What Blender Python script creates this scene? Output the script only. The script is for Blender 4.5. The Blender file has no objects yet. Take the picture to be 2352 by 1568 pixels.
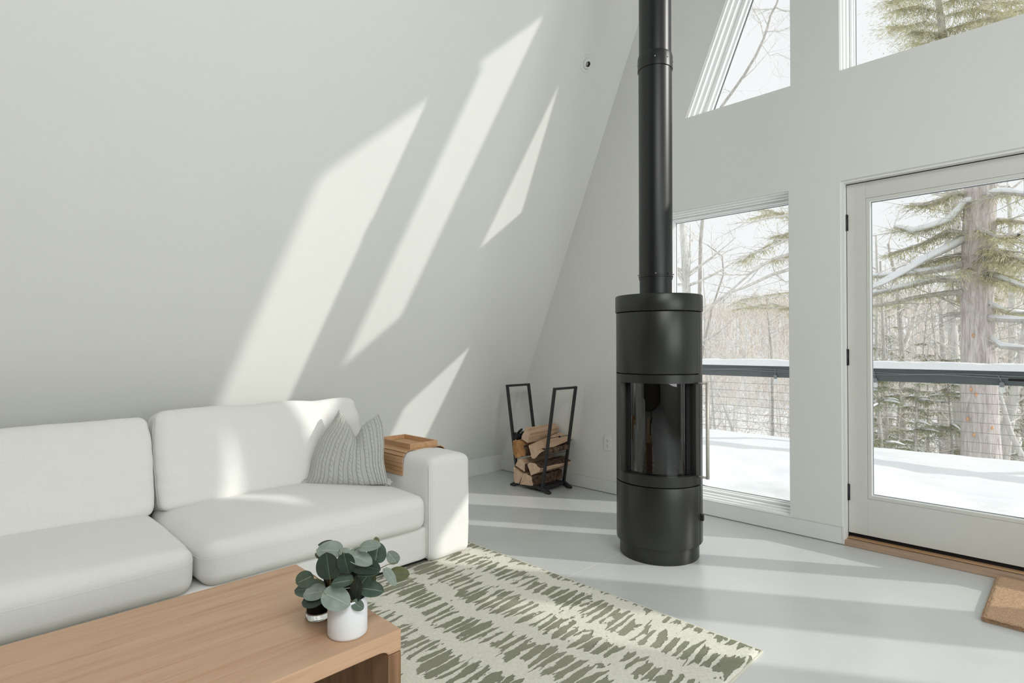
import bpy, bmesh, math, random
from mathutils import Vector, Matrix, noise
from mathutils.geometry import tessellate_polygon
PI = math.pi
S = bpy.context.scene
COL = S.collection
V = Vector

# ------------------------------------------------------------------ camera, world, sun, exposure
F_PX = 1303.19
EYE = V((0, 0, 1.15))
YAW, PITCH, ROLL = math.radians(45.034), math.radians(0.5892), math.radians(-0.0399)
cf = V((-math.sin(YAW)*math.cos(PITCH), math.cos(YAW)*math.cos(PITCH), math.sin(PITCH)))
cr = V((math.cos(YAW), math.sin(YAW), 0))
cu = cr.cross(cf)
cr2 = cr*math.cos(ROLL) + cu*math.sin(ROLL)
cu2 = cr2.cross(cf)
cam_data = bpy.data.cameras.new('camera')
cam = bpy.data.objects.new('camera', cam_data)
COL.objects.link(cam)
cam_data.sensor_width = 36.0
cam_data.lens = F_PX*36/2352
cam_data.clip_start = 0.02
cam_data.clip_end = 900
cam.matrix_world = Matrix(((cr2.x, cu2.x, -cf.x, EYE.x), (cr2.y, cu2.y, -cf.y, EYE.y), (cr2.z, cu2.z, -cf.z, EYE.z), (0, 0, 0, 1)))
S.camera = cam
S.view_settings.view_transform = 'Standard'
S.view_settings.look = 'None'
S.view_settings.gamma = 1
S.view_settings.use_curve_mapping = False
S.view_settings.exposure = 0.2

WORLD_STRENGTH = 0.86
w = bpy.data.worlds.new('overcast_sky')
S.world = w
w.use_nodes = True
w.node_tree.nodes['Background'].inputs[0].default_value = (0.97, 0.985, 1.0, 1)
w.node_tree.nodes['Background'].inputs[1].default_value = WORLD_STRENGTH

SUN_AZ, SUN_EL = math.radians(32.5), math.radians(27.05)
sun_dir = V((math.cos(SUN_AZ)*math.cos(SUN_EL), math.sin(SUN_AZ)*math.cos(SUN_EL), math.sin(SUN_EL)))   # towards the sun
sd = bpy.data.lights.new('sun', 'SUN')
sd.energy = 2.0
sd.angle = math.radians(0.9)
sd.color = (1.0, 0.965, 0.91)
sun = bpy.data.objects.new('sun', sd)
COL.objects.link(sun)
sun.rotation_euler = sun_dir.to_track_quat('Z', 'Y').to_euler()

def area(name, loc, direction, sx, sy, energy, color):
    d = bpy.data.lights.new(name, 'AREA')
    d.shape = 'RECTANGLE'; d.size = sx; d.size_y = sy; d.energy = energy; d.color = color
    o = bpy.data.objects.new(name, d); COL.objects.link(o)
    o.location = loc; o.rotation_euler = V(direction).to_track_quat('-Z', 'Y').to_euler()
    return o
# added fill lights without a real source, both to the right of the camera
area('roof_fill_light', (2.02, -0.6, 3.72), (-0.74, -0.04, -0.67), 3.0, 1.6, 108, (0.965, 1.0, 1.0))
area('side_fill_light', (2.62, 1.3, 1.65), (-1, 0.0, -0.10), 2.8, 2.0, 52, (0.965, 1.0, 1.0))

def ray(px, py):
    return cf + cr2*((px-1176)/F_PX) - cu2*((py-784)/F_PX)
def atY(px, py, Y):
    d = ray(px, py); return EYE + d*((Y-EYE.y)/d.y)
def atX(px, py, X):
    d = ray(px, py); return EYE + d*((X-EYE.x)/d.x)
def atZ(px, py, Z):
    d = ray(px, py); return EYE + d*((Z-EYE.z)/d.z)
def atD(px, py, depth):
    return EYE + ray(px, py)*depth

# ------------------------------------------------------------------ materials
MATS = {}
class NT:
    def __init__(s, name):
        m = bpy.data.materials.new(name); m.use_nodes = True
        s.m = m; s.t = m.node_tree; s.n = s.t.nodes; s.l = s.t.links
        s.b = s.n['Principled BSDF']; s.out = s.n['Material Output']
        MATS[name] = m
    def add(s, typ, **kw):
        n = s.n.new(typ)
        for k, v in kw.items(): setattr(n, k, v)
        return n
    def set(s, node, **kw):
        for k, v in kw.items(): node.inputs[k.replace('_', ' ')].default_value = v
        return node
    def link(s, a, b): s.l.new(a, b)
    def coord(s, scale=(1, 1, 1), rot=(0, 0, 0), kind='Object'):
        tc = s.add('ShaderNodeTexCoord'); mp = s.add('ShaderNodeMapping')
        mp.inputs['Scale'].default_value = scale; mp.inputs['Rotation'].default_value = rot
        s.link(tc.outputs[kind], mp.inputs[0]); return mp.outputs[0]
    def noise(s, vec, scale=5, detail=4, rough=0.55, dist=0):
        n = s.add('ShaderNodeTexNoise')
        n.inputs['Scale'].default_value = scale; n.inputs['Detail'].default_value = detail
        n.inputs['Roughness'].default_value = rough; n.inputs['Distortion'].default_value = dist
        if vec is not None: s.link(vec, n.inputs['Vector'])
        return n.outputs[0]
    def math(s, op, a, b=None, c=None, clamp=False):
        n = s.add('ShaderNodeMath', operation=op); n.use_clamp = clamp
        for i, x in enumerate((a, b, c)):
            if x is None: continue
            if isinstance(x, (int, float)): n.inputs[i].default_value = x
            else: s.link(x, n.inputs[i])
        return n.outputs[0]
    def ramp(s, fac, stops):
        n = s.add('ShaderNodeValToRGB'); e = n.color_ramp.elements
        while len(e) < len(stops): e.new(0.5)
        for i, (p, c) in enumerate(stops):
            e[i].position = p; e[i].color = (*c, 1)
        s.link(fac, n.inputs[0]); return n.outputs[0]
    def mix(s, fac, a, b):
        n = s.add('ShaderNodeMix', data_type='RGBA')
        for i, x in ((0, fac), (6, a), (7, b)):
            if isinstance(x, (int, float)): n.inputs[i].default_value = x
            elif isinstance(x, tuple): n.inputs[i].default_value = (*x, 1)
            else: s.link(x, n.inputs[i])
        return n.outputs[2]
    def bump(s, h, strength=0.3, dist=0.01):
        n = s.add('ShaderNodeBump'); n.inputs['Strength'].default_value = strength; n.inputs['Distance'].default_value = dist
        s.link(h, n.inputs['Height']); s.link(n.outputs[0], s.b.inputs['Normal']); return n
    def col(s, c): s.link(c, s.b.inputs['Base Color'])

def flat(name, color, rough=0.6, metal=0.0, var=0.06, nscale=14, bump=0.0, spec=0.5, bscale=90):
    t = NT(name)
    c = t.coord()
    n = t.noise(c, nscale, 3)
    lo = tuple(max(0, x*(1-var)) for x in color); hi = tuple(min(1, x*(1+var)) for x in color)
    t.col(t.ramp(n, [(0.3, lo), (0.7, hi)]))
    t.set(t.b, Roughness=rough, Metallic=metal)
    t.b.inputs['Specular IOR Level'].default_value = spec
    if bump: t.bump(t.noise(c, bscale, 4), bump, 0.002)
    return t.m

flat('wall_paint', (0.81, 0.812, 0.776), 0.75, var=0.006, nscale=3, bump=0.03, bscale=260, spec=0.25)
flat('back_wall_dark', (0.10, 0.085, 0.07), 0.7, var=0.3)  # made-up dark finish for the unseen back wall, cuts bounce light
flat('trim_paint', (0.82, 0.82, 0.80), 0.5, var=0.006, spec=0.35)
flat('door_paint', (0.70, 0.695, 0.645), 0.45, var=0.006, spec=0.4)
flat('white_vinyl', (0.93, 0.945, 0.935), 0.35, var=0.005)
flat('gap_black', (0.012, 0.012, 0.013), 0.8)
flat('black_metal', (0.016, 0.017, 0.018), 0.45, spec=0.5, bump=0.04, bscale=300)
flat('stove_iron', (0.040, 0.041, 0.037), 0.34, metal=0.55, var=0.05, nscale=3, spec=0.5, bump=0.015, bscale=420)
flat('pipe_enamel', (0.007, 0.008, 0.0085), 0.38, metal=0.0, var=0.08, nscale=4)
flat('firebox_black', (0.006, 0.006, 0.007), 0.8)
flat('soot_brick', (0.03, 0.027, 0.025), 0.9, var=0.5, nscale=9)
flat('brushed_steel', (0.62, 0.60, 0.54), 0.5, metal=0.4, var=0.04)
flat('pot_ceramic', (0.83, 0.83, 0.84), 0.55, var=0.006, spec=0.3)
flat('potting_soil', (0.015, 0.012, 0.01), 0.95, var=0.5, nscale=60, bump=0.6)
flat('plate_white', (0.84, 0.84, 0.82), 0.4, var=0.005)
flat('rail_metal', (0.085, 0.102, 0.105), 0.45, metal=0.0, var=0.05)
t_ = NT('bulb_glass'); t_.set(t_.b, Roughness=0.15, Alpha=0.55); t_.b.inputs['Base Color'].default_value = (0.85, 0.87, 0.87, 1)
flat('cable_steel', (0.24, 0.24, 0.235), 0.4, metal=0.4)
flat('cord_grey', (0.2, 0.22, 0.23), 0.55)
flat('deck_board', (0.2, 0.18, 0.16), 0.8)
flat('stem_green', (0.16, 0.15, 0.045), 0.6, var=0.2)
flat('leather_black', (0.008, 0.008, 0.009), 0.6)
flat('lens_glass', (0.45, 0.43, 0.36), 0.15)
flat('candle_wax', (0.003, 0.003, 0.0035), 0.6, spec=0.1)
flat('dark_bowl', (0.004, 0.004, 0.005), 0.3, spec=0.35)

def glass(name, tint=(0.97, 0.985, 0.975), rough=0.0, ior=1.45, boost=1.0):
    t = NT(name); t.n.remove(t.b)
    tr = t.add('ShaderNodeBsdfTransparent'); tr.inputs[0].default_value = (*tint, 1)
    gl = t.add('ShaderNodeBsdfGlossy'); gl.inputs['Roughness'].default_value = rough
    fr = t.add('ShaderNodeFresnel'); fr.inputs[0].default_value = ior
    mx = t.add('ShaderNodeMixShader')
    geo = t.add('ShaderNodeNewGeometry')
    f = t.math('MULTIPLY', fr.outputs[0], boost)
    f = t.math('MULTIPLY', f, t.math('SUBTRACT', 1.0, geo.outputs['Backfacing']), clamp=True)
    t.link(f, mx.inputs[0]); t.link(tr.outputs[0], mx.inputs[1]); t.link(gl.outputs[0], mx.inputs[2])
    t.link(mx.outputs[0], t.out.inputs[0])
    return t.m
glass('window_glass')
glass('stove_glass', (0.28, 0.27, 0.26), 0.012, 1.6, 1.7)
glass('clear_glass', (0.97, 0.975, 0.97), 0.0, 1.4, 0.4)
t_ = NT('thick_glass'); t_.set(t_.b, Roughness=0.02, IOR=1.5); t_.b.inputs['Transmission Weight'].default_value = 1.0; t_.b.inputs['Base Color'].default_value = (0.97, 0.98, 0.975, 1)

def m_concrete():
    t = NT('polished_concrete'); c = t.coord()
    n1 = t.noise(c, 1.3, 6, 0.62, 0.6); n2 = t.noise(c, 9, 5, 0.6)
    a = t.ramp(n1, [(0.3, (0.60, 0.613, 0.607)), (0.7, (0.665, 0.676, 0.668))])
    b = t.mix(t.math('MULTIPLY', n2, 0.12), a, (0.46, 0.47, 0.46))
    # saw-cut joint filled with pale caulk
    sx = t.add('ShaderNodeSeparateXYZ'); t.link(c, sx.inputs[0])
    j = t.math('LESS_THAN', t.math('ABSOLUTE', t.math('ADD', sx.outputs[0], 1.822)), 0.0028)
    t.col(t.mix(j, b, (0.72, 0.72, 0.69)))
    t.set(t.b, Roughness=0.27)
    t.b.inputs['Specular IOR Level'].default_value = 0.75
m_concrete()

def m_linen(name, c0, c1, warm):
    t = NT(name); c = t.coord()
    wx = t.add('ShaderNodeTexNoise'); wx.inputs['Scale'].default_value = 1
    mp1 = t.coord((900, 60, 900)); mp2 = t.coord((60, 900, 900)); mp3 = t.coord((900, 900, 60))
    n1 = t.noise(mp1, 1, 3); n2 = t.noise(mp2, 1, 3); n3 = t.noise(mp3, 1, 3)
    s = t.math('ADD', t.math('ADD', n1, n2), n3)
    s = t.math('DIVIDE', s, 3.0)
    big = t.noise(c, 2.2, 3)
    a = t.ramp(s, [(0.4, c0), (0.6, c1)])
    t.col(t.mix(t.math('MULTIPLY', big, 0.35), a, warm))
    t.set(t.b, Roughness=0.92); t.b.inputs['Specular IOR Level'].default_value = 0.15
    try:
        t.b.inputs['Sheen Weight'].default_value = 0.15
    except Exception: pass
    t.bump(s, 0.22, 0.0012)
m_linen('sofa_linen', (0.79, 0.782, 0.75), (0.885, 0.877, 0.85), (0.82, 0.81, 0.78))
m_linen('knit_grey', (0.50, 0.505, 0.465), (0.59, 0.595, 0.55), (0.55, 0.555, 0.51))

def m_wood(name, c0, c1, c2, axis, scale=1.0, rough=0.45, ring=True):
    t = NT(name)
    sc = [26*scale]*3; sc['XYZ'.index(axis)] = 1.3*scale
    c = t.coord(tuple(sc))
    n1 = t.noise(c, 1.0, 6, 0.6, 0.4)
    sc2 = [160*scale]*3; sc2['XYZ'.index(axis)] = 4*scale
    n2 = t.noise(t.coord(tuple(sc2)), 1.0, 3, 0.6)
    f = t.math('ADD', t.math('MULTIPLY', n1, 0.7), t.math('MULTIPLY', n2, 0.3))
    t.col(t.ramp(f, [(0.36, c0), (0.5, c1), (0.64, c2)]))
    t.set(t.b, Roughness=rough); t.b.inputs['Specular IOR Level'].default_value = 0.35
    t.bump(f, 0.08, 0.002)
m_wood('table_oak', (0.52, 0.29, 0.17), (0.61, 0.385, 0.245), (0.66, 0.44, 0.29), 'Y')
m_wood('table_oak_upright', (0.20, 0.105, 0.055), (0.30, 0.165, 0.09), (0.37, 0.21, 0.12), 'Z')
m_wood('bamboo', (0.50, 0.28, 0.135), (0.58, 0.345, 0.185), (0.64, 0.40, 0.23), 'X', 1.4)
m_wood('sill_oak', (0.40, 0.27, 0.185), (0.48, 0.335, 0.235), (0.54, 0.39, 0.28), 'X')
m_wood('log_split', (0.47, 0.29, 0.18), (0.64, 0.435, 0.295), (0.74, 0.54, 0.39), 'Y', 1.6, 0.8)
m_wood('log_split_orange', (0.30, 0.14, 0.055), (0.46, 0.235, 0.10), (0.58, 0.34, 0.17), 'Y', 1.6, 0.85)
flat('log_end', (0.68, 0.485, 0.35), 0.85, var=0.16, nscale=26, bump=0.3, spec=0.1)
flat('log_end_orange', (0.45, 0.235, 0.10), 0.85, var=0.4, nscale=20, bump=0.4, spec=0.1)
flat('log_bark', (0.13, 0.085, 0.06), 0.95, var=0.75, nscale=38, bump=0.9, spec=0.1, bscale=40)

def m_leaf(name, c0, c1, rough):
    t = NT(name); c = t.coord()
    n = t.noise(c, 40, 4)
    t.col(t.ramp(n, [(0.3, c0), (0.7, c1)]))
    t.set(t.b, Roughness=rough); t.b.inputs['Specular IOR Level'].default_value = 0.4
    t.bump(t.noise(c, 120, 3), 0.12, 0.002)
m_leaf('leaf_dark', (0.020, 0.036, 0.026), (0.040, 0.062, 0.045), 0.45)
m_leaf('leaf_green', (0.060, 0.095, 0.068), (0.098, 0.14, 0.10), 0.55)
m_leaf('leaf_pale', (0.20, 0.245, 0.20), (0.29, 0.335, 0.285), 0.6)  # skylight on some leaves is put into this paler tone
m_leaf('leaf_rib', (0.30, 0.34, 0.28), (0.38, 0.42, 0.36), 0.6)
m_leaf('leaf_olive', (0.10, 0.11, 0.045), (0.15, 0.155, 0.075), 0.55)

def m_rug():
    t = NT('rug_pile'); c = t.coord()
    sx = t.add('ShaderNodeSeparateXYZ'); t.link(c, sx.inputs[0])
    x, y = sx.outputs[0], sx.outputs[1]
    nw = t.noise(c, 1.7, 3, 0.5); ne = t.noise(c, 60, 5, 0.7); nm = t.noise(c, 6.5, 4, 0.6); ng = t.noise(c, 3.1, 2, 0.5)
    nstroke = t.noise(t.coord((15, 2.0, 1)), 1.0, 2, 0.5)
    nend = t.noise(t.coord((34, 3, 1)), 1.0, 2, 0.5)
    v = t.math('ADD', t.math('DIVIDE', y, 0.235), t.math('MULTIPLY', nw, 1.5))
    v = t.math('ADD', v, t.math('MULTIPLY', t.math('SUBTRACT', nend, 0.5), 0.75))
    v = t.math('ADD', v, t.math('MULTIPLY', t.math('SUBTRACT', ne, 0.5), 0.10))
    fv = t.math('ABSOLUTE', t.math('SUBTRACT', t.math('FRACT', v), 0.5))       # 0 in the band's middle, .5 at its edge
    band = t.math('SUBTRACT', t.math('ADD', 0.16, t.math('MULTIPLY', ng, 0.30)), fv)
    u = t.math('ADD', t.math('DIVIDE', x, 0.045), t.math('MULTIPLY', nstroke, 2.4))
    u = t.math('ADD', u, t.math('MULTIPLY', y, 1.6))
    u = t.math('ADD', u, t.math('MULTIPLY', t.math('SUBTRACT', ne, 0.5), 0.34))
    fu = t.math('ABSOLUTE', t.math('SUBTRACT', t.math('FRACT', u), 0.5))
    wid = t.math('ADD', -0.20, t.math('MULTIPLY', nm, 1.02))
    stroke = t.math('SUBTRACT', wid, fu)
    d = t.math('MINIMUM', t.math('MULTIPLY', band, 1.5), stroke)
    spot = t.math('MULTIPLY', t.math('SUBTRACT', t.noise(t.coord((17, 10, 1)), 1.0, 3, 0.6), 0.665), 2.2)      # stray dabs between the rows
    d = t.math('MAXIMUM', d, spot)
    mask = t.math('MULTIPLY', t.math('ADD', d, 0.01), 26.0, clamp=True)
    edge = t.math('SUBTRACT', 1.0, t.math('MULTIPLY', t.math('ABSOLUTE', d), 30.0), clamp=True)
    edge = t.math('MULTIPLY', edge, t.math('GREATER_THAN', t.noise(c, 22, 2), 0.56))
    hue = t.noise(c, 2.4, 2)
    green = t.ramp(hue, [(0.38, (0.28, 0.295, 0.205)), (0.62, (0.37, 0.355, 0.275))])
    pile = t.noise(t.coord((60, 170, 1)), 1.0, 4, 0.7)
    green = t.mix(t.math('MULTIPLY', pile, 0.45), green, (0.34, 0.34, 0.26))
    cream = t.ramp(pile, [(0.32, (0.76, 0.735, 0.62)), (0.62, (0.92, 0.905, 0.81))])
    cc = t.mix(mask, cream, green)
    cc = t.mix(t.math('MULTIPLY', edge, 0.65), cc, (0.10, 0.10, 0.065))
    t.col(cc)
    t.set(t.b, Roughness=0.97); t.b.inputs['Specular IOR Level'].default_value = 0.05
    h = t.math('ADD', t.math('MULTIPLY', t.math('SUBTRACT', 1.0, mask), 0.9), t.math('MULTIPLY', pile, 0.9))
    t.bump(h, 0.9, 0.006)
m_rug()
flat('rug_backing', (0.68, 0.66, 0.55), 0.95, var=0.06)
def m_coir():
    t = NT('coir'); c = t.coord()
    n = t.noise(c, 170, 4, 0.7); n2 = t.noise(c, 7, 2)
    a = t.ramp(n, [(0.3, (0.42, 0.25, 0.15)), (0.55, (0.68, 0.46, 0.30)), (0.75, (0.80, 0.60, 0.43))])
    t.col(t.mix(t.math('MULTIPLY', n2, 0.3), a, (0.66, 0.45, 0.295)))
    t.set(t.b, Roughness=0.97); t.b.inputs['Specular IOR Level'].default_value = 0.05
    t.bump(n, 1.0, 0.006)
m_coir()

# outdoors: woods colours lightened so that they carry the bright haze
def m_snow():
    t = NT('snow'); c = t.coord()
    n = t.noise(c, 3.0, 5)
    t.col(t.ramp(n, [(0.3, (0.84, 0.87, 0.90)), (0.7, (0.90, 0.915, 0.93))]))
    t.set(t.b, Roughness=0.8); t.b.inputs['Specular IOR Level'].default_value = 0.2
    t.bump(t.noise(c, 22, 5), 0.25, 0.02)
m_snow()
def m_bark(name, c0, c1, c2):
    t = NT(name)
    c = t.coord((26, 26, 3.2)); n = t.noise(c, 1.0, 5, 0.65, 0.8)
    t.col(t.ramp(n, [(0.34, c0), (0.5, c1), (0.66, c2)]))
    t.set(t.b, Roughness=0.95); t.b.inputs['Specular IOR Level'].default_value = 0.1
    t.bump(n, 0.6, 0.03)
m_bark('bark_hemlock', (0.42, 0.37, 0.345), (0.60, 0.55, 0.525), (0.74, 0.69, 0.67))
m_bark('bark_pale', (0.58, 0.57, 0.53), (0.73, 0.72, 0.68), (0.84, 0.83, 0.80))
m_bark('bark_grey', (0.46, 0.44, 0.405), (0.58, 0.555, 0.52), (0.69, 0.67, 0.63))
flat('bark_orange', (0.72, 0.42, 0.24), 0.95, var=0.2)
flat('twig', (0.76, 0.735, 0.69), 0.95, var=0.25)
flat('twig_tan', (0.82, 0.735, 0.65), 0.95, var=0.2)
flat('needles_olive', (0.66, 0.64, 0.45), 0.9, var=0.3, nscale=5, spec=0.1)
flat('needles_dark', (0.38, 0.39, 0.26), 0.9, var=0.3, nscale=3, spec=0.1)
def m_hill():
    t = NT('far_woods'); c = t.coord((1, 1, 0.25))
    n = t.noise(c, 0.5, 8, 0.75); n2 = t.noise(c, 0.06, 3)
    a = t.ramp(n, [(0.35, (0.56, 0.52, 0.48)), (0.5, (0.68, 0.64, 0.60)), (0.64, (0.80, 0.79, 0.78))])
    t.col(t.mix(n2, a, (0.52, 0.50, 0.48)))
    t.set(t.b, Roughness=1.0); t.b.inputs['Specular IOR Level'].default_value = 0.0
m_hill()
M = MATS

# ------------------------------------------------------------------ mesh helpers
class MB:
    """collects shapes into one mesh"""
    def __init__(s): s.v = []; s.f = []; s.mi = []; s.sm = []
    def add(s, vs, fs, mi=0, smooth=False):
        o = len(s.v); s.v += [tuple(x) for x in vs]
        for f in fs: s.f.append([o+i for i in f]); s.mi.append(mi); s.sm.append(smooth)
    def box(s, a, b, mi=0, mat=None):
        (x0, y0, z0), (x1, y1, z1) = a, b
        vs = [V(p) for p in ((x0, y0, z0), (x1, y0, z0), (x1, y1, z0), (x0, y1, z0), (x0, y0, z1), (x1, y0, z1), (x1, y1, z1), (x0, y1, z1))]
        if mat: vs = [mat @ p for p in vs]
        s.add(vs, [(0, 3, 2, 1), (4, 5, 6, 7), (0, 1, 5, 4), (1, 2, 6, 5), (2, 3, 7, 6), (3, 0, 4, 7)], mi)
    def tube(s, pts, radii, n=8, mi=0, smooth=True, cap=True, ref=None):
        pts = [V(p) for p in pts]
        if isinstance(radii, (int, float)): radii = [radii]*len(pts)
        rings = []
        t0 = (pts[1]-pts[0]).normalized()
        nrm = ref or (V((0, 0, 1)) if abs(t0.z) < 0.9 else V((1, 0, 0)))
        nrm = (nrm - t0*nrm.dot(t0)).normalized()
        vs = []
        for i, p in enumerate(pts):
            if i == 0: t = pts[1]-pts[0]
            elif i == len(pts)-1: t = pts[-1]-pts[-2]
            else: t = pts[i+1]-pts[i-1]
            if t.length < 1e-9: t = t0
            t = t.normalized()
            nrm = nrm - t*nrm.dot(t)
            if nrm.length < 1e-6: nrm = t.orthogonal()
            nrm.normalize(); bn = t.cross(nrm)
            for k in range(n):
                a = 2*PI*k/n
                vs.append(p + (nrm*math.cos(a)+bn*math.sin(a))*radii[i])
        fs = []
        for i in range(len(pts)-1):
            for k in range(n):
                fs.append((i*n+k, i*n+(k+1) % n, (i+1)*n+(k+1) % n, (i+1)*n+k))
        if cap:
            fs.append(tuple(reversed(range(n)))); m = (len(pts)-1)*n; fs.append(tuple(range(m, m+n)))
        s.add(vs, fs, mi, smooth)
    def lathe(s, prof, center=(0, 0, 0), n=48, a0=0, a1=2*PI, mi=0, smooth=True):
        """prof: list of (r, z); full or partial turn about z"""
        full = abs(a1-a0-2*PI) < 1e-6
        m = n if full else n+1
        vs = []
        for j in range(m):
            a = a0+(a1-a0)*j/n
            for r, z in prof: vs.append((center[0]+r*math.cos(a), center[1]+r*math.sin(a), center[2]+z))
        k = len(prof); fs = []
        for j in range(n):
            j2 = (j+1) % m
            for i in range(k-1):
                fs.append((j*k+i, j2*k+i, j2*k+i+1, j*k+i+1))
        s.add(vs, fs, mi, smooth)
    def prism(s, poly, axis, a, b, mi=0, mis=None):
        """poly: 2-d outline; extruded along axis ('x','y','z') from a to b"""
        def P(p, t): return {'x': (t, p[0], p[1]), 'y': (p[0], t, p[1]), 'z': (p[0], p[1], t)}[axis]
        n = len(poly)
        s.add([P(p, a) for p in poly]+[P(p, b) for p in poly],
              [tuple(range(n)), tuple(reversed(range(n, 2*n)))]+[(i, (i+1) % n, n+(i+1) % n, n+i) for i in range(n)], mi)
    def grid(s, fn, nu, nv, mi=0, smooth=True, closed_u=False):
        vs = [fn(i/nu, j/nv) for j in range(nv+1) for i in range(nu+1)]
        fs = [(j*(nu+1)+i, j*(nu+1)+i+1, (j+1)*(nu+1)+i+1, (j+1)*(nu+1)+i) for j in range(nv) for i in range(nu)]
        s.add(vs, fs, mi, smooth)
    def build(s, name, mats, parent=None, bevel=0, seg=2, weld=True, origin=None, fixn=True, angle=40):
        me = bpy.data.meshes.new(name)
        if origin is not None:
            o_ = V(origin); s.v = [tuple(V(p)-o_) for p in s.v]
        me.from_pydata(s.v, [], s.f)
        if not isinstance(mats, (list, tuple)): mats = [mats]
        for m in mats: me.materials.append(m if not isinstance(m, str) else M[m])
        me.polygons.foreach_set('material_index', s.mi)
        me.polygons.foreach_set('use_smooth', s.sm)
        if bevel or fixn or weld:
            bm = bmesh.new(); bm.from_mesh(me)
            if weld: bmesh.ops.remove_doubles(bm, verts=bm.verts, dist=1e-5)
            if fixn: bmesh.ops.recalc_face_normals(bm, faces=bm.faces)
            if bevel:
                es = [e for e in bm.edges if len(e.link_faces) == 2 and e.calc_face_angle(0) > math.radians(angle)]
                r = bmesh.ops.bevel(bm, geom=es, offset=bevel, segments=seg, profile=0.5, affect='EDGES', clamp_overlap=True)
                for f in r['faces']: f.smooth = True
            bm.to_mesh(me); bm.free()
        me.update()
        o = bpy.data.objects.new(name, me); COL.objects.link(o)
        if parent is not None:
            o.parent = parent
            if origin is not None: o.location = V(origin)
        elif origin is not None: o.location = V(origin)
        return o

def empty(name, loc, label=None, cat=None, group=None, kind=None):
    o = bpy.data.objects.new(name, None); COL.objects.link(o)
    o.location = loc; o.empty_display_size = 0.1
    tag(o, label, cat, group, kind); return o
def tag(o, label=None, cat=None, group=None, kind=None):
    if label: o['label'] = label
    if cat: o['category'] = cat
    if group: o['group'] = group
    if kind: o['kind'] = kind
    return o
def structure(o, label=None, cat=None):
    o['kind'] = 'structure'; tag(o, label, cat); return o
class Thing:
    """a thing whose parts are modelled in world coordinates and hung under an Empty at its base"""
    def __init__(s, name, loc, label=None, cat=None, group=None, kind=None):
        s.o = empty(name, loc, label, cat, group, kind); s.loc = V(loc)
    def part(s, name, mb, mats, parent=None, label=None, **kw):
        """mb holds world coordinates; stored relative to the thing's base"""
        mb.v = [tuple(V(p)-s.loc) for p in mb.v]
        o = mb.build(name, mats, parent or s.o, **kw)
        if label: o['label'] = label
        return o

def arc(cx, cy, r, a0, a1, n): return [(cx+r*math.cos(a0+(a1-a0)*i/n), cy+r*math.sin(a0+(a1-a0)*i/n)) for i in range(n+1)]
def rounded_rect(x0, y0, x1, y1, r, n=5):
    return arc(x1-r, y1-r, r, 0, PI/2, n)+arc(x0+r, y1-r, r, PI/2, PI, n)+arc(x0+r, y0+r, r, PI, 1.5*PI, n)+arc(x1-r, y0+r, r, 1.5*PI, 2*PI, n)

# ------------------------------------------------------------------ room shell
YG, YO = 3.715, 3.925              # gable wall: inside face, outside face
SL = 2.325                          # roof slope dz/dx
XL, XC = -3.909, -0.065             # foot of the left slope, centre line
XR = 2*XC-XL
ZA = SL*(XC-XL)                     # apex
Y_BACK = -4.6
def lw(z): return XL+z/SL           # x of the left slope at height z

mb = MB(); mb.box((XL-0.3, Y_BACK, -0.12), (XR+0.3, YG+0.035, 0.0)); structure(mb.build('floor', 'polished_concrete'))
for nm, sgn in (('wall_left', 1), ('wall_right', -1)):
    xf = XL if sgn > 0 else XR
    poly = [(xf, 0), (XC, ZA), (XC, ZA+0.55), (xf-0.30*sgn, -0.1), (xf-0.02*sgn, -0.1)]
    mb = MB(); mb.prism(poly, 'y', Y_BACK, YO); structure(mb.build(nm, 'wall_paint'))

def inset(poly, ds):
    """poly counter-clockwise in (x, z); edge i moved inwards by ds[i]"""
    n = len(poly); L = []
    if isinstance(ds, (int, float)): ds = [ds]*n
    for i in range(n):
        a, b = V(poly[i]), V(poly[(i+1) % n]); d = (b-a).normalized(); nn = V((-d.y, d.x))
        L.append((a+nn*ds[i], d))
    out = []
    for i in range(n):
        (p, d), (q, e) = L[i-1], L[i]
        den = d.x*e.y-d.y*e.x
        t = ((q.x-p.x)*e.y-(q.y-p.y)*e.x)/den
        r = p+d*t; out.append((r.x, r.y))
    return out
def ring(mb, outer, inner, y0, y1, mi=0):
    n = len(outer)
    vs = [(p[0], y0, p[1]) for p in outer]+[(p[0], y0, p[1]) for p in inner]+[(p[0], y1, p[1]) for p in outer]+[(p[0], y1, p[1]) for p in inner]
    fs = []
    for i in range(n):
        j = (i+1) % n
        fs += [(i, j, n+j, n+i), (2*n+i, 3*n+i, 3*n+j, 2*n+j), (i, 2*n+i, 2*n+j, j), (n+i, n+j, 3*n+j, 3*n+i)]
    mb.add(vs, fs, mi)

mir = lambda x: 2*XC-x
U_TOP, U_BOT = 4.46, 2.777
W1 = [(-2.19, 0.103), (-1.278, 0.103), (-1.278, 2.125), (-2.19, 2.125)]
W2 = [(mir(-1.278), 0.103), (mir(-2.19), 0.103), (mir(-2.19), 2.125), (mir(-1.278), 2.125)]
U1 = [(-1.972, U_BOT), (-1.262, U_BOT), (-1.262, U_BOT+2.385*0.71)]
U3 = [(mir(-1.262), U_BOT), (mir(-1.972), U_BOT), (mir(-1.262), U_BOT+2.385*0.71)]
U2 = [(-0.990, U_BOT), (mir(-0.990), U_BOT), (mir(-0.990), U_TOP), (-0.990, U_TOP)]
DX0, DX1, DZ = -0.990, mir(-0.990), 2.126
outer = [(XL-0.12, -0.1), (DX0, -0.1), (DX0, DZ), (DX1, DZ), (DX1, -0.1), (XR+0.12, -0.1), (XC, ZA+0.25)]
holes = [W1, W2, U1, U2, U3]
loops = [[V((p[0], p[1], 0)) for p in outer]]+[[V((p[0], p[1], 0)) for p in h] for h in holes]
tris = tessellate_polygon(loops)
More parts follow.
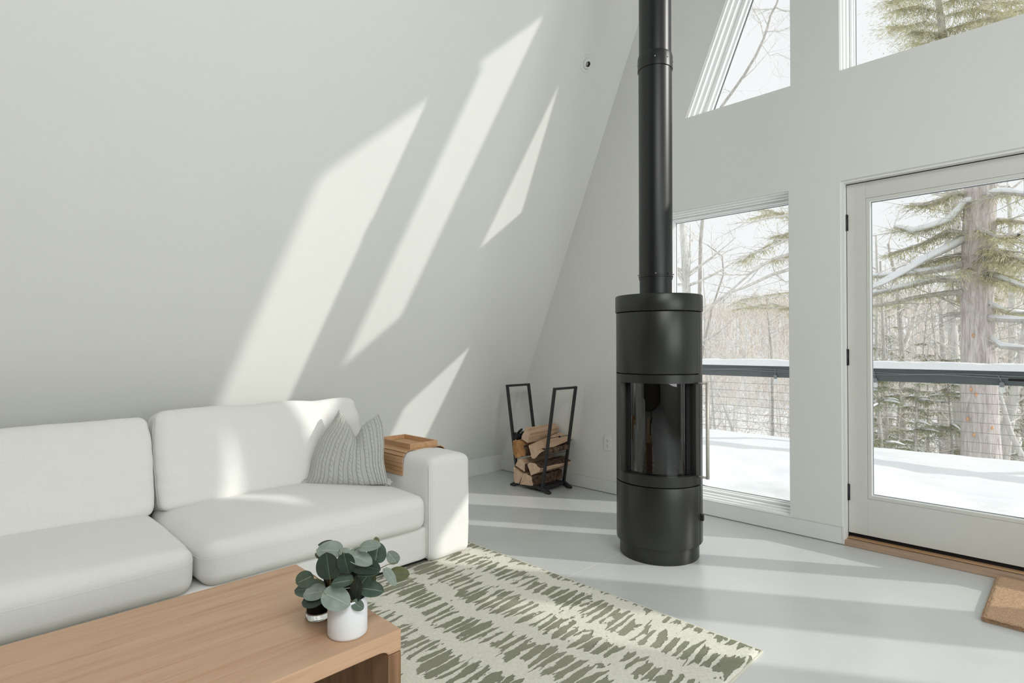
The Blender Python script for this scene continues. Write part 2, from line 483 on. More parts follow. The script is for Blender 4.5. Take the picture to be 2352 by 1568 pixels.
flatp = [p for l in loops for p in l]
mb = MB(); N_ = len(flatp)
mb.add([(p.x, YG, p.y) for p in flatp]+[(p.x, YO, p.y) for p in flatp], [tuple(t) for t in tris]+[tuple(i+N_ for i in reversed(t)) for t in tris])
k0 = 0
for l in loops:
    n = len(l)
    for i in range(n):
        a, b = k0+i, k0+(i+1) % n
        mb.f.append([a, b, b+N_, a+N_]); mb.mi.append(0); mb.sm.append(False)
    k0 += n
structure(mb.build('wall_front', 'wall_paint'))

def make_window(name, poly, slant_edge=None, mullions=()):
    n = len(poly)
    def ds(d): return [d*(2.0 if i == slant_edge else 1.0) for i in range(n)]
    r = empty(name, (poly[0][0], YG, poly[0][1])); structure(r)
    loc = V(r.location)
    def part(nm, mb, mat, parent=None, **k):
        mb.v = [tuple(V(p)-loc) for p in mb.v]
        return mb.build(nm, mat, parent or r, **k)
    mb = MB()
    for i0, i1, yy in ((0.0, 0.005, 3.726), (0.005, 0.013, 3.757), (0.013, 0.022, 3.795)): ring(mb, inset(poly, ds(i0)), inset(poly, ds(i1)), yy, 3.922)
    part('window_frame', mb, 'white_vinyl', weld=False)
    mb = MB(); ring(mb, inset(poly, ds(0.0232)), inset(poly, ds(0.036)), 3.838, 3.918); ring(mb, inset(poly, ds(0.036)), inset(poly, ds(0.042)), 3.872, 3.915)
    sash = part('sash', mb, 'white_vinyl', weld=False)
    ins = inset(poly, ds(0.042)); gi = inset(poly, ds(0.045))
    mb = MB(); ring(mb, ins, gi, 3.896, 3.904)
    part('gasket', mb, 'cord_grey', sash, weld=False)
    for a, b in mullions:
        z0, z1 = min(p[1] for p in ins), max(p[1] for p in ins)
        mb = MB(); mb.box((a, 3.905, z0), (b, 3.965, z1)); part('mullion', mb, 'white_vinyl')
    mb = MB(); g = inset(poly, ds(0.040))
    mb.add([(p[0], 3.90, p[1]) for p in g], [tuple(range(n))])
    o = part('glass_pane', mb, 'window_glass', fixn=False)
    return r
make_window('window_1', W1)
make_window('window_2', W2)
make_window('window_3', U1, 2)
make_window('window_4', U2, None, [(-0.185, 0.055)])
make_window('window_5', U3, 1)

mb = MB(); mb.prism([(XL-0.12, -0.1), (XR+0.12, -0.1), (XC, ZA+0.25)], 'y', Y_BACK-0.2, Y_BACK+0.001); structure(mb.build('wall_back', 'back_wall_dark'))
# baseboards
def board(name, boxes):
    mb = MB()
    for a, b in boxes: mb.box(a, b)
    structure(mb.build(name, 'trim_paint', bevel=0.002, seg=2))
board('baseboard_front', [((-3.86, YG-0.014, 0.004), (-0.990, YG, 0.103)), ((-0.990, YG-0.014, 0.004), (-0.976, YG+0.02, 0.103))])
board('baseboard_right', [((DX1, YG-0.014, 0.004), (XR-0.05, YG, 0.103))])
mb = MB(); mb.prism([(XL+0.003, 0.0), (-3.846, 0.0), (-3.846, 0.148), (lw(0.148)+0.001, 0.148)], 'y', Y_BACK, YG-0.001)
structure(mb.build('baseboard_left', 'trim_paint', bevel=0.0015))

# door lining, threshold, two door leaves
mb = MB()
for x0, x1 in ((DX0, DX0+0.016), (DX1-0.016, DX1)): mb.box((x0, YG+0.012, 0.02), (x1, YO, DZ))
mb.box((DX0+0.016, YG+0.012, DZ-0.014), (DX1-0.016, YO, DZ))
structure(mb.build('trim_1', 'trim_paint'))
mb = MB()                                                   # the dark reveal between lining and leaf
for x0, x1 in ((DX0+0.016, DX0+0.0185), (DX1-0.0185, DX1-0.016)): mb.box((x0, YG+0.060, 0.03), (x1, YG+0.11, DZ-0.014))
mb.box((DX0+0.0185, YG+0.060, DZ-0.0175), (DX1-0.0185, YG+0.11, DZ-0.014))
structure(mb.build('trim_2', 'gap_black'))
r = empty('trim_3', (XC, YG, 0)); structure(r)
def tp(nm, a, b, mat):
    mb = MB(); mb.box((a[0]-XC, a[1]-YG, a[2]), (b[0]-XC, b[1]-YG, b[2])); return mb.build(nm, mat, r, bevel=0.0015)
tp('threshold_board', (DX0+0.001, YG-0.012, 0.001), (DX1-0.001, YG+0.036, 0.030), 'sill_oak')
tp('seal_strip', (DX0+0.001, YG+0.036, 0.004), (DX1-0.001, YG+0.044, 0.0305), 'gap_black')
tp('sill', (DX0+0.001, YG+0.044, 0.004), (DX1-0.001, YG+0.085, 0.036), 'bamboo')
tp('door_sweep', (DX0+0.001, YG+0.085, 0.004), (DX1-0.001, YO+0.03, 0.058), 'gap_black')

def door_leaf(name, x0, x1, hinge_left):
    r = empty(name, (x0 if hinge_left else x1, YG+0.06, 0.062)); structure(r); loc = V(r.location)
    ya, yb = YG+0.060, YG+0.105
    z0, z1 = 0.062, DZ-0.0185
    st, tr, br = 0.098, 0.094, 0.212
    def part(nm, mb, mat, parent=None, **k):
        mb.v = [tuple(V(p)-loc) for p in mb.v]; return mb.build(nm, mat, parent or r, **k)
    for a, b in ((x0, x0+st), (x1-st, x1)):
        mb = MB(); mb.box((a, ya, z0), (b, yb, z1)); part('stile', mb, 'door_paint', bevel=0.0012)
    for a, b in ((z0, z0+br), (z1-tr, z1)):
        mb = MB(); mb.box((x0+st, ya, a), (x1-st, yb, b)); part('rail', mb, 'door_paint', bevel=0.0012)
    o = [(x0+st, z0+br), (x1-st, z0+br), (x1-st, z1-tr), (x0+st, z1-tr)]
    mb = MB(); ring(mb, inset(o, 0.0014), inset(o, 0.019), ya+0.0005, yb-0.002); bead = part('glazing_bead', mb, 'door_paint', weld=False)
    mb = MB(); ring(mb, inset(o, 0.019), inset(o, 0.024), ya+0.005, yb-0.006); part('glazing_lip', mb, 'white_vinyl', bead, weld=False)
    mb = MB(); ring(mb, inset(o, 0.024), inset(o, 0.027), ya+0.015, ya+0.025); part('gasket', mb, 'cord_grey', bead, weld=False)
    mb = MB(); g = inset(o, 0.022); mb.add([(p[0], ya+0.02, p[1]) for p in g], [(0, 1, 2, 3)]); part('glass_pane', mb, 'window_glass', fixn=False)
    if hinge_left:
        for zc in (1.885, 1.090, 0.297):
            mb = MB()
            mb.lathe([(0, -0.049), (0.0065, -0.048), (0.0065, 0.048), (0, 0.049)], (x0-0.001, ya-0.006, zc), 12)
            for k in (-0.0165, 0.0165): mb.lathe([(0.0072, k-0.001), (0.0072, k+0.001)], (x0-0.001, ya-0.006, zc), 12)
            mb.box((x0-0.010, ya-0.003, zc-0.047), (x0+0.008, ya+0.001, zc+0.047))
            part('hinge', mb, 'black_metal', weld=False)
        xl = x1-0.055
        mb = MB(); mb.box((xl-0.02, ya-0.008, 0.85), (xl+0.02, ya-0.0005, 1.10)); h = part('handle_plate', mb, 'black_metal', bevel=0.002)
        mb = MB(); mb.tube([(xl, ya-0.004, 0.988), (xl, ya-0.050, 0.988), (xl-0.02, ya-0.056, 0.988), (xl-0.130, ya-0.056, 0.988)], [0.009, 0.009, 0.009, 0.008], 10)
        part('lever', mb, 'black_metal', h)
door_leaf('door_1', DX0+0.0185, XC-0.0015, True)
door_leaf('door_2', XC+0.0015, DX1-0.0185, False)

# ------------------------------------------------------------------ recessed light, outlet
cpt = V((lw(3.215), 3.290, 3.215))
nw = V((SL, 0, -1)).normalized(); tz = V((1, 0, SL)).normalized(); ty = V((0, 1, 0))
T = Thing('recessed_ceiling_light', cpt, 'small white adjustable recessed spotlight set in the sloping wall', 'light fixture')
def onslope(prof, n=32, c=cpt, ax=nw):
    mb = MB(); mb.lathe(prof, (0, 0, 0), n); q = V((0, 0, 1)).rotation_difference(ax).to_matrix()
    mb.v = [tuple(q @ V(p)+V(c)) for p in mb.v]; return mb
T.part('trim_ring', onslope([(0.036, 0.0), (0.038, 0.004), (0.058, 0.0045), (0.062, 0.001), (0.062, -0.002)]), 'trim_paint', weld=False)
axb = (nw*0.62+V((0.45, -0.25, -0.5))*0.55).normalized()
T.part('eyeball', onslope([(0.0, -0.03), (0.036, -0.02), (0.037, 0.0), (0.034, 0.012), (0.027, 0.020), (0.020, 0.022), (0.018, 0.016), (0.017, 0.006)], 32, cpt+nw*0.001, axb), 'trim_paint', weld=False)
T.part('lamp', onslope([(0.0, 0.010), (0.010, 0.010), (0.0135, 0.007), (0.0175, 0.007)], 24, cpt+nw*0.001, axb), 'lens_glass', weld=False)
T.part('lamp_rim', onslope([(0.0135, 0.009), (0.0175, 0.018), (0.0185, 0.022), (0.0165, 0.019)], 24, cpt+nw*0.001, axb), 'black_metal', weld=False)

T = Thing('wall_outlet', (-2.645, YG, 0.392), 'white double electrical outlet on the wall left of the wood stove', 'electrical outlet')
mb = MB(); mb.box((-2.680, YG-0.006, 0.333), (-2.610, YG, 0.451)); T.part('cover_plate', mb, 'plate_white', bevel=0.0025)
for zc in (0.412, 0.372):
    mb = MB(); mb.prism([(p[0], p[1]) for p in rounded_rect(-2.661, zc-0.0145, -2.629, zc+0.0145, 0.009)], 'y', YG-0.0085, YG-0.005); s_ = T.part('socket', mb, 'plate_white', bevel=0.0008)
    mb = MB()
    for dx, dz, ww, hh in ((-0.0065, 0.003, 0.0013, 0.005), (0.0065, 0.003, 0.0013, 0.004), (0, -0.0075, 0.0026, 0.0026)):
        mb.box((-2.645+dx-ww, YG-0.0089, zc+dz-hh), (-2.645+dx+ww, YG-0.0084, zc+dz+hh))
    T.part('slots', mb, 'gap_black', s_, weld=False)

# ------------------------------------------------------------------ wood stove and flue pipe
SC = V((-1.683, 2.850, 0)); RB = 0.2345
ang_cam = math.atan2(-SC.y, -SC.x)                       # direction stove -> camera
FACE = ang_cam - math.radians(7)                          # the door faces a little to the sofa's side
HALF = math.radians(71.5)
def shell(mb, r0, r1, z0, z1, a0, a1, n=40):
    mb.lathe([(r1, z0), (r1, z1), (r0, z1), (r0, z0), (r1, z0)], SC, n, a0, a1, smooth=True)
    for a in (a0, a1):
        c, s = math.cos(a), math.sin(a)
        q = [(SC.x+r*c, SC.y+r*s, z) for r, z in ((r0, z0), (r1, z0), (r1, z1), (r0, z1))]
        mb.add(q, [(0, 1, 2, 3)])
def edge_split(o, deg=35):
    try:
        for p in o.data.polygons: p.use_smooth = True
        o.data.set_sharp_from_angle(angle=math.radians(deg))
    except Exception: pass
    return o
T = Thing('wood_stove', SC, 'round dark grey iron wood stove with a curved glass door on the concrete floor', 'stove')
mb = MB(); mb.lathe([(0, 0.0), (0.214, 0.0), (0.216, 0.004), (0.216, 0.092), (0.0, 0.092)], SC, 72); edge_split(T.part('plinth', mb, 'stove_iron'))
a0, a1 = FACE-HALF, FACE+HALF
zb, zt = 0.086, 1.343
# back and side jacket, with the rounded lower rim of the photo
mb = MB(); shell(mb, 0.19, RB, zb, zt, a1+0.018, a0-0.018+2*PI, 64)
edge_split(T.part('jacket', mb, 'stove_iron', bevel=0.006, seg=3))
for c0, c1 in ((zb+0.004, 0.44), (0.975, zt)):
    mb = MB(); mb.lathe([(0, c0), (RB-0.016, c0), (RB-0.016, c1), (0, c1)], SC, 64); edge_split(T.part('body_core', mb, 'firebox_black'))
mb = MB(); shell(mb, RB-0.014, RB, zb, 0.408, a0, a1); edge_split(T.part('lower_door', mb, 'stove_iron', bevel=0.0025))
mb = MB(); shell(mb, RB-0.014, RB, 1.0085, zt-0.003, a0, a1); edge_split(T.part('upper_panel', mb, 'stove_iron', bevel=0.0025))
mb = MB(); mb.lathe([(0, zt), (RB-0.006, zt), (RB+0.004, zt+0.002), (RB+0.005, zt+0.006), (RB+0.005, 1.431), (RB+0.002, 1.436), (0, 1.436)], SC, 96)
edge_split(T.part('lid', mb, 'stove_iron'))
# fire door: curved frame round an opening
z0, z1, zo0, zo1 = 0.4145, 1.003, 0.468, 0.958
ao0, ao1 = ang_cam-math.radians(59.5), ang_cam+math.radians(55)
mb = MB(); t_ = 0.034
shell(mb, RB-t_, RB, z0, zo0, a0, a1); shell(mb, RB-t_, RB, zo1, z1, a0, a1); shell(mb, RB-t_, RB, zo0, zo1, a0, ao0, 6); shell(mb, RB-t_, RB, zo0, zo1, ao1, a1, 6)
fd = edge_split(T.part('fire_door', mb, 'stove_iron', weld=False))
for r0_, r1_ in ((ao0-0.01, ao0+math.radians(9)), (ao1-math.radians(9), ao1+0.01)):
    mb = MB(); shell(mb, RB-0.048, RB-0.0345, zo0+0.002, zo1-0.002, r0_, r1_, 6); T.part('glass_retainer', mb, 'firebox_black', fd, weld=False)
mb = MB(); mb.lathe([(RB-0.038, zo0), (RB-0.038, zo1)], SC, 48, ao0+0.05, ao1-0.05); T.part('glass_pane', mb, 'stove_glass', fd, label='curved smoky glass pane')
mb = MB(); shell(mb, 0.15, 0.185, 0.44, 0.975, a1-0.1, a0+0.1+2*PI, 40); mb.lathe([(0, 0.445), (0.19, 0.445)], SC, 40); mb.lathe([(0, 0.972), (0.2, 0.972)], SC, 40)
T.part('firebox', mb, 'soot_brick', weld=False)
ah = a1-math.radians(3.5)
e = V((math.cos(ah), math.sin(ah), 0)); rh = RB+0.052
mb = MB()
for z in (0.957, 0.458): mb.tube([SC+e*(RB-0.004)+V((0, 0, z)), SC+e*(rh+0.004)+V((0, 0, z))], 0.0062, 12)
mb.tube([SC+e*rh+V((0, 0, 0.452)), SC+e*rh+V((0, 0, 0.963))], 0.0092, 16)
T.part('door_handle', mb, 'brushed_steel', fd, weld=False, label='vertical steel bar handle')
al = a1+math.radians(5); e = V((math.cos(al), math.sin(al), 0)); tq = V((-e.y, e.x, 0))
mb = MB(); mt = Matrix.Translation(SC+e*(RB+0.006)+V((0, 0, 0.233))) @ Matrix(((e.x, tq.x, 0, 0), (e.y, tq.y, 0, 0), (0, 0, 1, 0), (0, 0, 0, 1)))
mb.box((-0.012, -0.010, -0.017), (0.009, 0.010, 0.017), 0, mt); T.part('damper_tab', mb, 'stove_iron', bevel=0.002)

PC = V((-1.694, 2.842, 0))
T = Thing('flue_pipe', PC+V((0, 0, 1.436)), 'tall black enamel flue pipe rising from the stove lid', 'stove pipe')
RP = 0.0925
def pipe(prof): m_ = MB(); m_.lathe(prof, PC, 64); return m_
edge_split(T.part('lower_section', pipe([(RP-0.003, 1.4365), (RP-0.003, 1.535)]), 'pipe_enamel'))
edge_split(T.part('middle_section', pipe([(RP-0.004, 1.530), (RP, 1.530), (RP, 2.735)]), 'pipe_enamel'))
m_ = pipe([(RP-0.003, 2.72), (RP-0.003, 5.14)])
m_.v = [(x, y, min(z, SL*(x-XL)-0.02)) for x, y, z in m_.v]      # cut to the slope it meets
edge_split(T.part('upper_section', m_, 'pipe_enamel'))
edge_split(T.part('collar', pipe([(RP-0.001, 2.713), (RP+0.0045, 2.715), (RP+0.0045, 2.785), (RP+0.001, 2.80), (RP-0.004, 2.803)]), 'pipe_enamel'))
edge_split(T.part('joint_ring', pipe([(RP, 1.540), (RP+0.0025, 1.542), (RP+0.0025, 1.549), (RP, 1.551)]), 'pipe_enamel'))
for z, k in ((1.558, 5), (2.757, 5)):
    for i in range(k):
        a = ang_cam+math.radians(-88+44*i); p = PC+V((math.cos(a)*(RP+0.003), math.sin(a)*(RP+0.003), z))
        mb = MB(); q = V((0, 0, 1)).rotation_difference(V((math.cos(a), math.sin(a), 0))).to_matrix()
        mb.lathe([(0, 0.004), (0.0028, 0.003), (0.0036, -0.002)], (0, 0, 0), 8); mb.v = [tuple(q @ V(v)+p) for v in mb.v]
        T.part('rivet', mb, 'brushed_steel' if i == 2 else 'black_metal', weld=False)

# ------------------------------------------------------------------ rug, mat
RUG = [(-0.857, 2.186), (-3.10, 2.186), (-3.10, -0.9), (-0.835, -0.9)]
random.seed(3)
def rug_z(x, y): return 0.0125+0.0022*noise.noise(V((x*9, y*9, 0.3)))
mb = MB()
nx, ny = 170, 230
def rugp(u, v):
    y = 2.186+(-0.9-2.186)*v
    xr = -0.857+0.022*v
    x = xr+(-3.10-xr)*u
    jit = 0.004*noise.noise(V((x*30, y*30, 1)))
    d = min(u*2.24, (1-u)*2.24, v*3.0, (1-v)*3.0)
    z = rug_z(x, y)-0.006*max(0, 1-d/0.012)
    if d < 1e-6: x += jit; y += jit
    return (x, y, z)
mb.grid(rugp, nx, ny)
T = Thing('area_rug', (-1.9, 0.64, 0), 'green and cream rug with brushed stroke pattern under the wooden coffee table', 'rug')
T.part('pile', mb, 'rug_pile')
mb = MB(); mb.prism([(-0.853, 2.190), (-3.10, 2.190), (-3.10, -0.9), (-0.831, -0.9)], 'z', 0.0006, 0.0075); T.part('binding', mb, 'rug_backing', label='pale woven edge')

T = Thing('doormat', (-0.05, 3.38, 0), 'tan coir doormat on the concrete beside the glass door threshold', 'doormat')
MX0, MX1, MY0, MY1 = -0.300, 0.46, 3.080, 3.672
def matp(u, v):
    x = MX0+(MX1-MX0)*u; y = MY0+(MY1-MY0)*v
    d = min(x-MX0, MX1-x, y-MY0, MY1-y)
    r_ = 0.02
    zz = 0.030-0.012*max(0, 1-d/r_)**2+0.003*noise.noise(V((x*60, y*60, 0)))+0.002*noise.noise(V((x*190, y*190, 2)))
    if d < 1e-6:
        x += 0.004*noise.noise(V((x*70, y*70, 5))); y += 0.004*noise.noise(V((x*70, y*70, 9)))
    # rounded corner at the near left
    return (x+0.012*max(0, 1-(u/0.03))*max(0, 1-(v/0.05)), y, zz)
mb = MB(); mb.grid(matp, 150, 120)
T.part('bristles', mb, 'coir')
random.seed(8)
mb = MB()
for i in range(5200):                                     # fibres round the rim
    s_ = random.random(); per = random.choice('LLLFFFRB')
    if per == 'L': x, y, dx, dy = MX0, MY0+(MY1-MY0)*s_, -1, random.gauss(0, .3)
    elif per == 'F': x, y, dx, dy = MX0+(MX1-MX0)*s_, MY0, random.gauss(0, .3), -1
    elif per == 'R': x, y, dx, dy = MX1, MY0+(MY1-MY0)*s_, 1, random.gauss(0, .3)
    else: x, y, dx, dy = MX0+(MX1-MX0)*s_, MY1-0.01, random.gauss(0, .3), 0.4
    z = random.uniform(0.003, 0.022); d_ = V((dx, dy, random.gauss(0, .4))).normalized()*random.uniform(0.004, 0.009)
    a = V((x, y, z))-d_*0.8; b = a+d_*1.6; b.z = max(b.z, 0.001); q = d_.cross(V((0, 0, 1))).normalized()*0.0007; q2 = V((0, 0, 0.0007))
    mb.add([a-q, a+q, a+q2, b], [(0, 1, 3), (1, 2, 3), (2, 0, 3)])
fo = T.part('fringe', mb, 'coir', weld=False, fixn=False); fo['kind'] = 'stuff'
mb = MB(); mb.prism([(MX0+0.004, MY0+0.004), (MX1-0.004, MY0+0.004), (MX1-0.004, MY1-0.004), (MX0+0.004, MY1-0.004)], 'z', 0.0008, 0.024); T.part('backing', mb, 'coir')

# ------------------------------------------------------------------ sofa
def cushion(mb, c, h, r, crown=0.0, crown_front=0.0, rot=None, N=36, seed=0, wob=0.003, wfreq=7.0, taper=None, mi=0):
    """soft box: c centre, h half sizes, r edge radius; crown lifts the +z face, crown_front the +x face"""
    h = V(h); c = V(c)
    rr = V((min(r, h.x), min(r, h.y), min(r, h.z)))
    def P(p):
        q = V((p.x*h.x, p.y*h.y, p.z*h.z))
        inn = V([max(-(h[i]-rr[i]), min(h[i]-rr[i], q[i])) for i in range(3)])
        d = V([(q[i]-inn[i])/rr[i] if rr[i] > 1e-9 else 0 for i in range(3)])
        if d.length > 1e-9: d.normalize()
        o = V([inn[i]+d[i]*rr[i] for i in range(3)])
        u, v, w_ = o.x/h.x, o.y/h.y, o.z/h.z
        k = lambda t: max(0.0, 1-abs(t)**2.6)
        o.z += crown*k(u)*k(v)*(0.5+0.5*w_)
        o.x += crown_front*k(w_)*k(v)*(0.5+0.5*u)
        o.y += 0.012*k(w_)*k(u)*v
        n1 = noise.noise(V((o.x*wfreq+seed*7.3, o.y*wfreq+1.7*seed, o.z*wfreq)))
        n2 = noise.noise(V((o.x*wfreq*2.7-seed, o.y*wfreq*2.7, o.z*wfreq*2.7+seed*3)))
        o += d*(wob*n1+wob*0.45*n2) if d.length > 0 else V()
        if taper: o = taper(o, u, v, w_)
        return (rot @ o if rot else o)+c
    def tw(t): t = 2*t-1; return math.sin(t*PI/2)*0.35+t*0.65
    for ax in range(3):
        for sg in (-1, 1):
            def fn(a, b, ax=ax, sg=sg):
                p = [0, 0, 0]; p[ax] = sg; p[(ax+1) % 3] = tw(a); p[(ax+2) % 3] = tw(b); return P(V(p))
            mb.grid(fn, N, N, mi)
    return P
def seam(mb, P, ring_pts, rad=0.0024):
    pts = [P(V(p)) for p in ring_pts]; mb.tube(pts+[pts[0]], rad, 6, cap=False)
def ring3(axis, w, n=44, inset_=0.965):
    """closed path on the soft box round the face at +-1 of axis"""
    out = []
    for i in range(4*n):
        k, t = divmod(i, n); t = 2*t/n-1
        a, b = ((t, -1), (1, t), (-t, 1), (-1, -t))[k]
        p = [0, 0, 0]; p[axis] = w*inset_; p[(axis+1) % 3] = a; p[(axis+2) % 3] = b; out.append(p)
    return out

T = Thing('sofa', (-2.92, 0.72, 0), 'long white linen sofa with loose seat and back cushions along the sloping wall', 'sofa')
XF = -2.408                      # front of arms
mb = MB(); cushion(mb, (-2.93, 0.69, 0.118), (0.484, 1.135, 0.086), 0.018, N=26, seed=1, wob=0.0015)
T.part('seat_base', mb, 'sofa_linen')
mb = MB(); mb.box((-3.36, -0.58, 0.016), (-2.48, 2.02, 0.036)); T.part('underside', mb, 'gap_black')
for nm, y0, y1 in (('arm', 1.802, 2.084), ('arm', -0.675, -0.412)):
    mb = MB()
    def armtaper(o, u, v, w_):
        o.z += 0.010*max(0, w_)*(1-v*v)-0.006*max(0, w_)*max(0, v)
        return o
    P = cushion(mb, ((XF-3.43)/2, (y0+y1)/2, 0.290), ((XF+3.43)/2, (y1-y0)/2, 0.272), 0.042, crown=0.005, N=34, seed=3, wob=0.0022, taper=armtaper)
    a_ = T.part('arm', mb, 'sofa_linen')
    if y0 > 0:
        mb = MB()
        mb.tube([(XF-0.012, y0-0.001+0.004*0, z) for z in [0.03+0.5*i/12 for i in range(13)]], 0.0022, 6)
        T.part('seam', mb, 'sofa_linen', a_)
mb = MB(); cushion(mb, (-3.395, 0.69, 0.315), (0.065, 1.12, 0.285), 0.03, N=24, seed=4, wob=0.0015); T.part('back_frame', mb, 'sofa_linen')
# seat cushions
for k, (y0, y1) in enumerate(((0.707, 1.796), (-0.40, 0.697))):
    mb = MB()
    def seattaper(o, u, v, w_, k=k):
        # the front corners are drawn in a little, the underside stays flat
        cz = max(0, abs(v)-0.86)/0.14
        o.x -= 0.016*max(0, u)*cz**2
        return o
    P = cushion(mb, (-2.81, (y0+y1)/2, 0.290), (0.404, (y1-y0)/2-0.006, 0.088), 0.052, crown=0.034, crown_front=0.012, N=44, seed=5+k, wob=0.004, wfreq=4, taper=seattaper)
    s_ = T.part('seat_cushion', mb, 'sofa_linen')
    for w_ in (0.34,):
        mb = MB(); seam(mb, P, ring3(2, w_, inset_=1.0), 0.0012); T.part('piping', mb, 'sofa_linen', s_)
# back cushions, leaning
for k, (y0, y1, zt_, thick) in enumerate(((0.712, 1.800, 0.835, 0.098), (-0.39, 0.700, 0.806, 0.100))):
    hz = 0.242 if k == 0 else 0.232
    rot = Matrix.Rotation(math.radians(-14), 3, 'Y')
    c = V((-3.180, (y0+y1)/2, zt_-hz*0.985))
    mb = MB()
    def backtaper(o, u, v, w_, k=k):
        e_ = max(0, abs(w_)-0.55)/0.45
        o.x *= 1-0.30*max(0, (w_-0.2)/0.8)**2
        o.z += 0.010*noise.noise(V((o.y*5+k*9, 0, 0)))*max(0, w_)
        # pulled corners
        o.z -= 0.006*max(0, w_)*max(0, abs(v)-0.93)/0.07
        o.y -= 0.012*v*max(0, w_-0.6)
        # creases drawn in from the side seams
        o.x += 0.0045*math.sin(o.z*70+4*noise.noise(V((o.z*9, v*3, k))))*math.exp(-(1-abs(v))/0.10)*max(0, u)
        # fine puckers along the upper edge
        o.x += 0.0035*math.sin(o.y*88+3*noise.noise(V((o.y*4, k, 0))))*max(0, (w_-0.55)/0.45)*max(0, u)
        return o
    P = cushion(mb, c, (thick, (y1-y0)/2-0.006, hz), 0.034, rot=rot, N=52, seed=9+k, wob=0.006, wfreq=5, crown_front=0.032, taper=backtaper)
    b_ = T.part('back_cushion', mb, 'sofa_linen')
    for w_ in (0.5, -0.5):
        mb = MB(); seam(mb, P, ring3(0, w_, inset_=1.0), 0.0017); T.part('piping', mb, 'sofa_linen', b_)

# ------------------------------------------------------------------ slatted tray over the sofa arm
T = Thing('armrest_tray', (-2.70, 1.92, 0.61), 'slatted bamboo armrest tray draped over the white sofa arm', 'tray')
TX0, TX1 = -3.01, -2.648
# profile of the arm's section that the slats follow (y, z), from the inner side up over the top and down outside
yi, yo, zt_, rad = 1.793, 2.093, 0.5735, 0.048
prof = [(yi, 0.440)]+[(yi, 0.440+0.09*i/4) for i in range(1, 5)]
prof += [(yi+rad-rad*math.cos(a), zt_-rad+rad*math.sin(a)) for a in [PI/2*i/6 for i in range(7)]]
prof += [(yi+rad+(yo-yi-2*rad)*i/6, zt_) for i in range(1, 6)]
prof += [(yo-rad+rad*math.sin(a), zt_-rad+rad*math.cos(a)) for a in [PI/2*i/6 for i in range(7)]]
prof += [(yo, 0.54-0.12*i/5) for i in range(1, 6)]
L_ = [0]
for i in range(1, len(prof)): L_.append(L_[-1]+math.dist(prof[i], prof[i-1]))
def at_len(s):
    for i in range(1, len(prof)):
        if L_[i] >= s or i == len(prof)-1:
            t = (s-L_[i-1])/max(1e-9, L_[i]-L_[i-1]); return V((prof[i-1][0]+(prof[i][0]-prof[i-1][0])*t, prof[i-1][1]+(prof[i][1]-prof[i-1][1])*t))
sw = 0.0225; ns = int(L_[-1]/sw)
for i in range(ns):
    a, b = at_len(i*sw+0.0008), at_len((i+1)*sw-0.0008)
    t = (b-a).normalized(); n_ = V((-t.y, t.x))
    th = 0.0048
    q = [a, b, b+n_*th, a+n_*th]
    mb = MB(); mb.prism([(p.x, p.y) for p in q], 'x', TX0, TX1); T.part('slat', mb, 'bamboo', bevel=0.0012)
mb = MB()
for i in range(len(prof)-1):
    a, b = V(prof[i]), V(prof[i+1]); 
    mb.add([(TX0+0.003, a.x, a.y), (TX1-0.002, a.x, a.y), (TX1-0.002, b.x, b.y), (TX0+0.003, b.x, b.y)], [(0, 1, 2, 3)])
T.part('backing_cloth', mb, 'leather_black', fixn=False)
bx0, bx1, by0, by1, bz = -2.985, -2.655, 1.846, 2.036, zt_+0.0050
mb = MB(); mb.box((bx0, by0, bz), (bx1, by1, bz+0.006)); T.part('tray_floor', mb, 'bamboo', bevel=0.001)
for a, b in (((bx0, by0), (bx1, by0+0.009)), ((bx0, by1-0.009), (bx1, by1)), ((bx0, by0+0.009), (bx0+0.009, by1-0.009)), ((bx1-0.009, by0+0.009), (bx1, by1-0.009))):
    mb = MB(); mb.box((a[0], a[1], bz+0.0061), (b[0], b[1], bz+0.031)); T.part('tray_side', mb, 'bamboo', bevel=0.0012)

# ------------------------------------------------------------------ cable knit cushion
base = atZ(795, 1113, 0.392)
e1 = V((cr2.x, cr2.y, 0)).normalized(); e1 = (e1+V((0.0, 0.05, 0))).normalized()
lean = ray(795, 1113); lean.z = 0; lean.normalize(); e3 = (V((0, 0, 1))*math.cos(math.radians(9))+lean*math.sin(math.radians(9))).normalized()
e2 = lean.copy()                                          # towards the back
KU = 0.000305                                             # metres per outline unit
def poly_at(pts, t):
    n = len(pts)-1; x = min(max(t, 0), 1)*n; i = min(int(x), n-1); f = x-i
    p0, p1, p2, p3 = (V(pts[max(i-1, 0)]), V(pts[i]), V(pts[i+1]), V(pts[min(i+2, n)]))
    return 0.5*((2*p1)+(p2-p0)*f+(2*p0-5*p1+4*p2-p3)*f*f+(3*p1-p0-3*p2+p3)*f**3)
Lc = [(235, 1470), (330, 1290), (385, 1010), (465, 790), (560, 580), (720, 370), (862, 140)]
Rc = [(1760, 1480), (1712, 1290), (1672, 1030), (1680, 760), (1668, 560), (1640, 360), (1580, 215)]
Bc = [(235, 1470), (380, 1478), (600, 1480), (900, 1480), (1200, 1480), (1500, 1482), (1640, 1484), (1760, 1480)]
Tc = [(862, 140), (880, 175), (920, 232), (985, 330), (1060, 445), (1130, 580), (1180, 622), (1270, 455), (1385, 350), (1515, 262), (1580, 215)]
def outline(u, v):
    b, t, l, r_ = poly_at(Bc, u), poly_at(Tc, u), poly_at(Lc, v), poly_at(Rc, v)
    p = b*(1-v)+t*v+l*(1-u)+r_*u-(V(Bc[0])*(1-u)*(1-v)+V(Bc[-1])*u*(1-v)+V(Tc[0])*(1-u)*v+V(Tc[-1])*u*v)
    return p
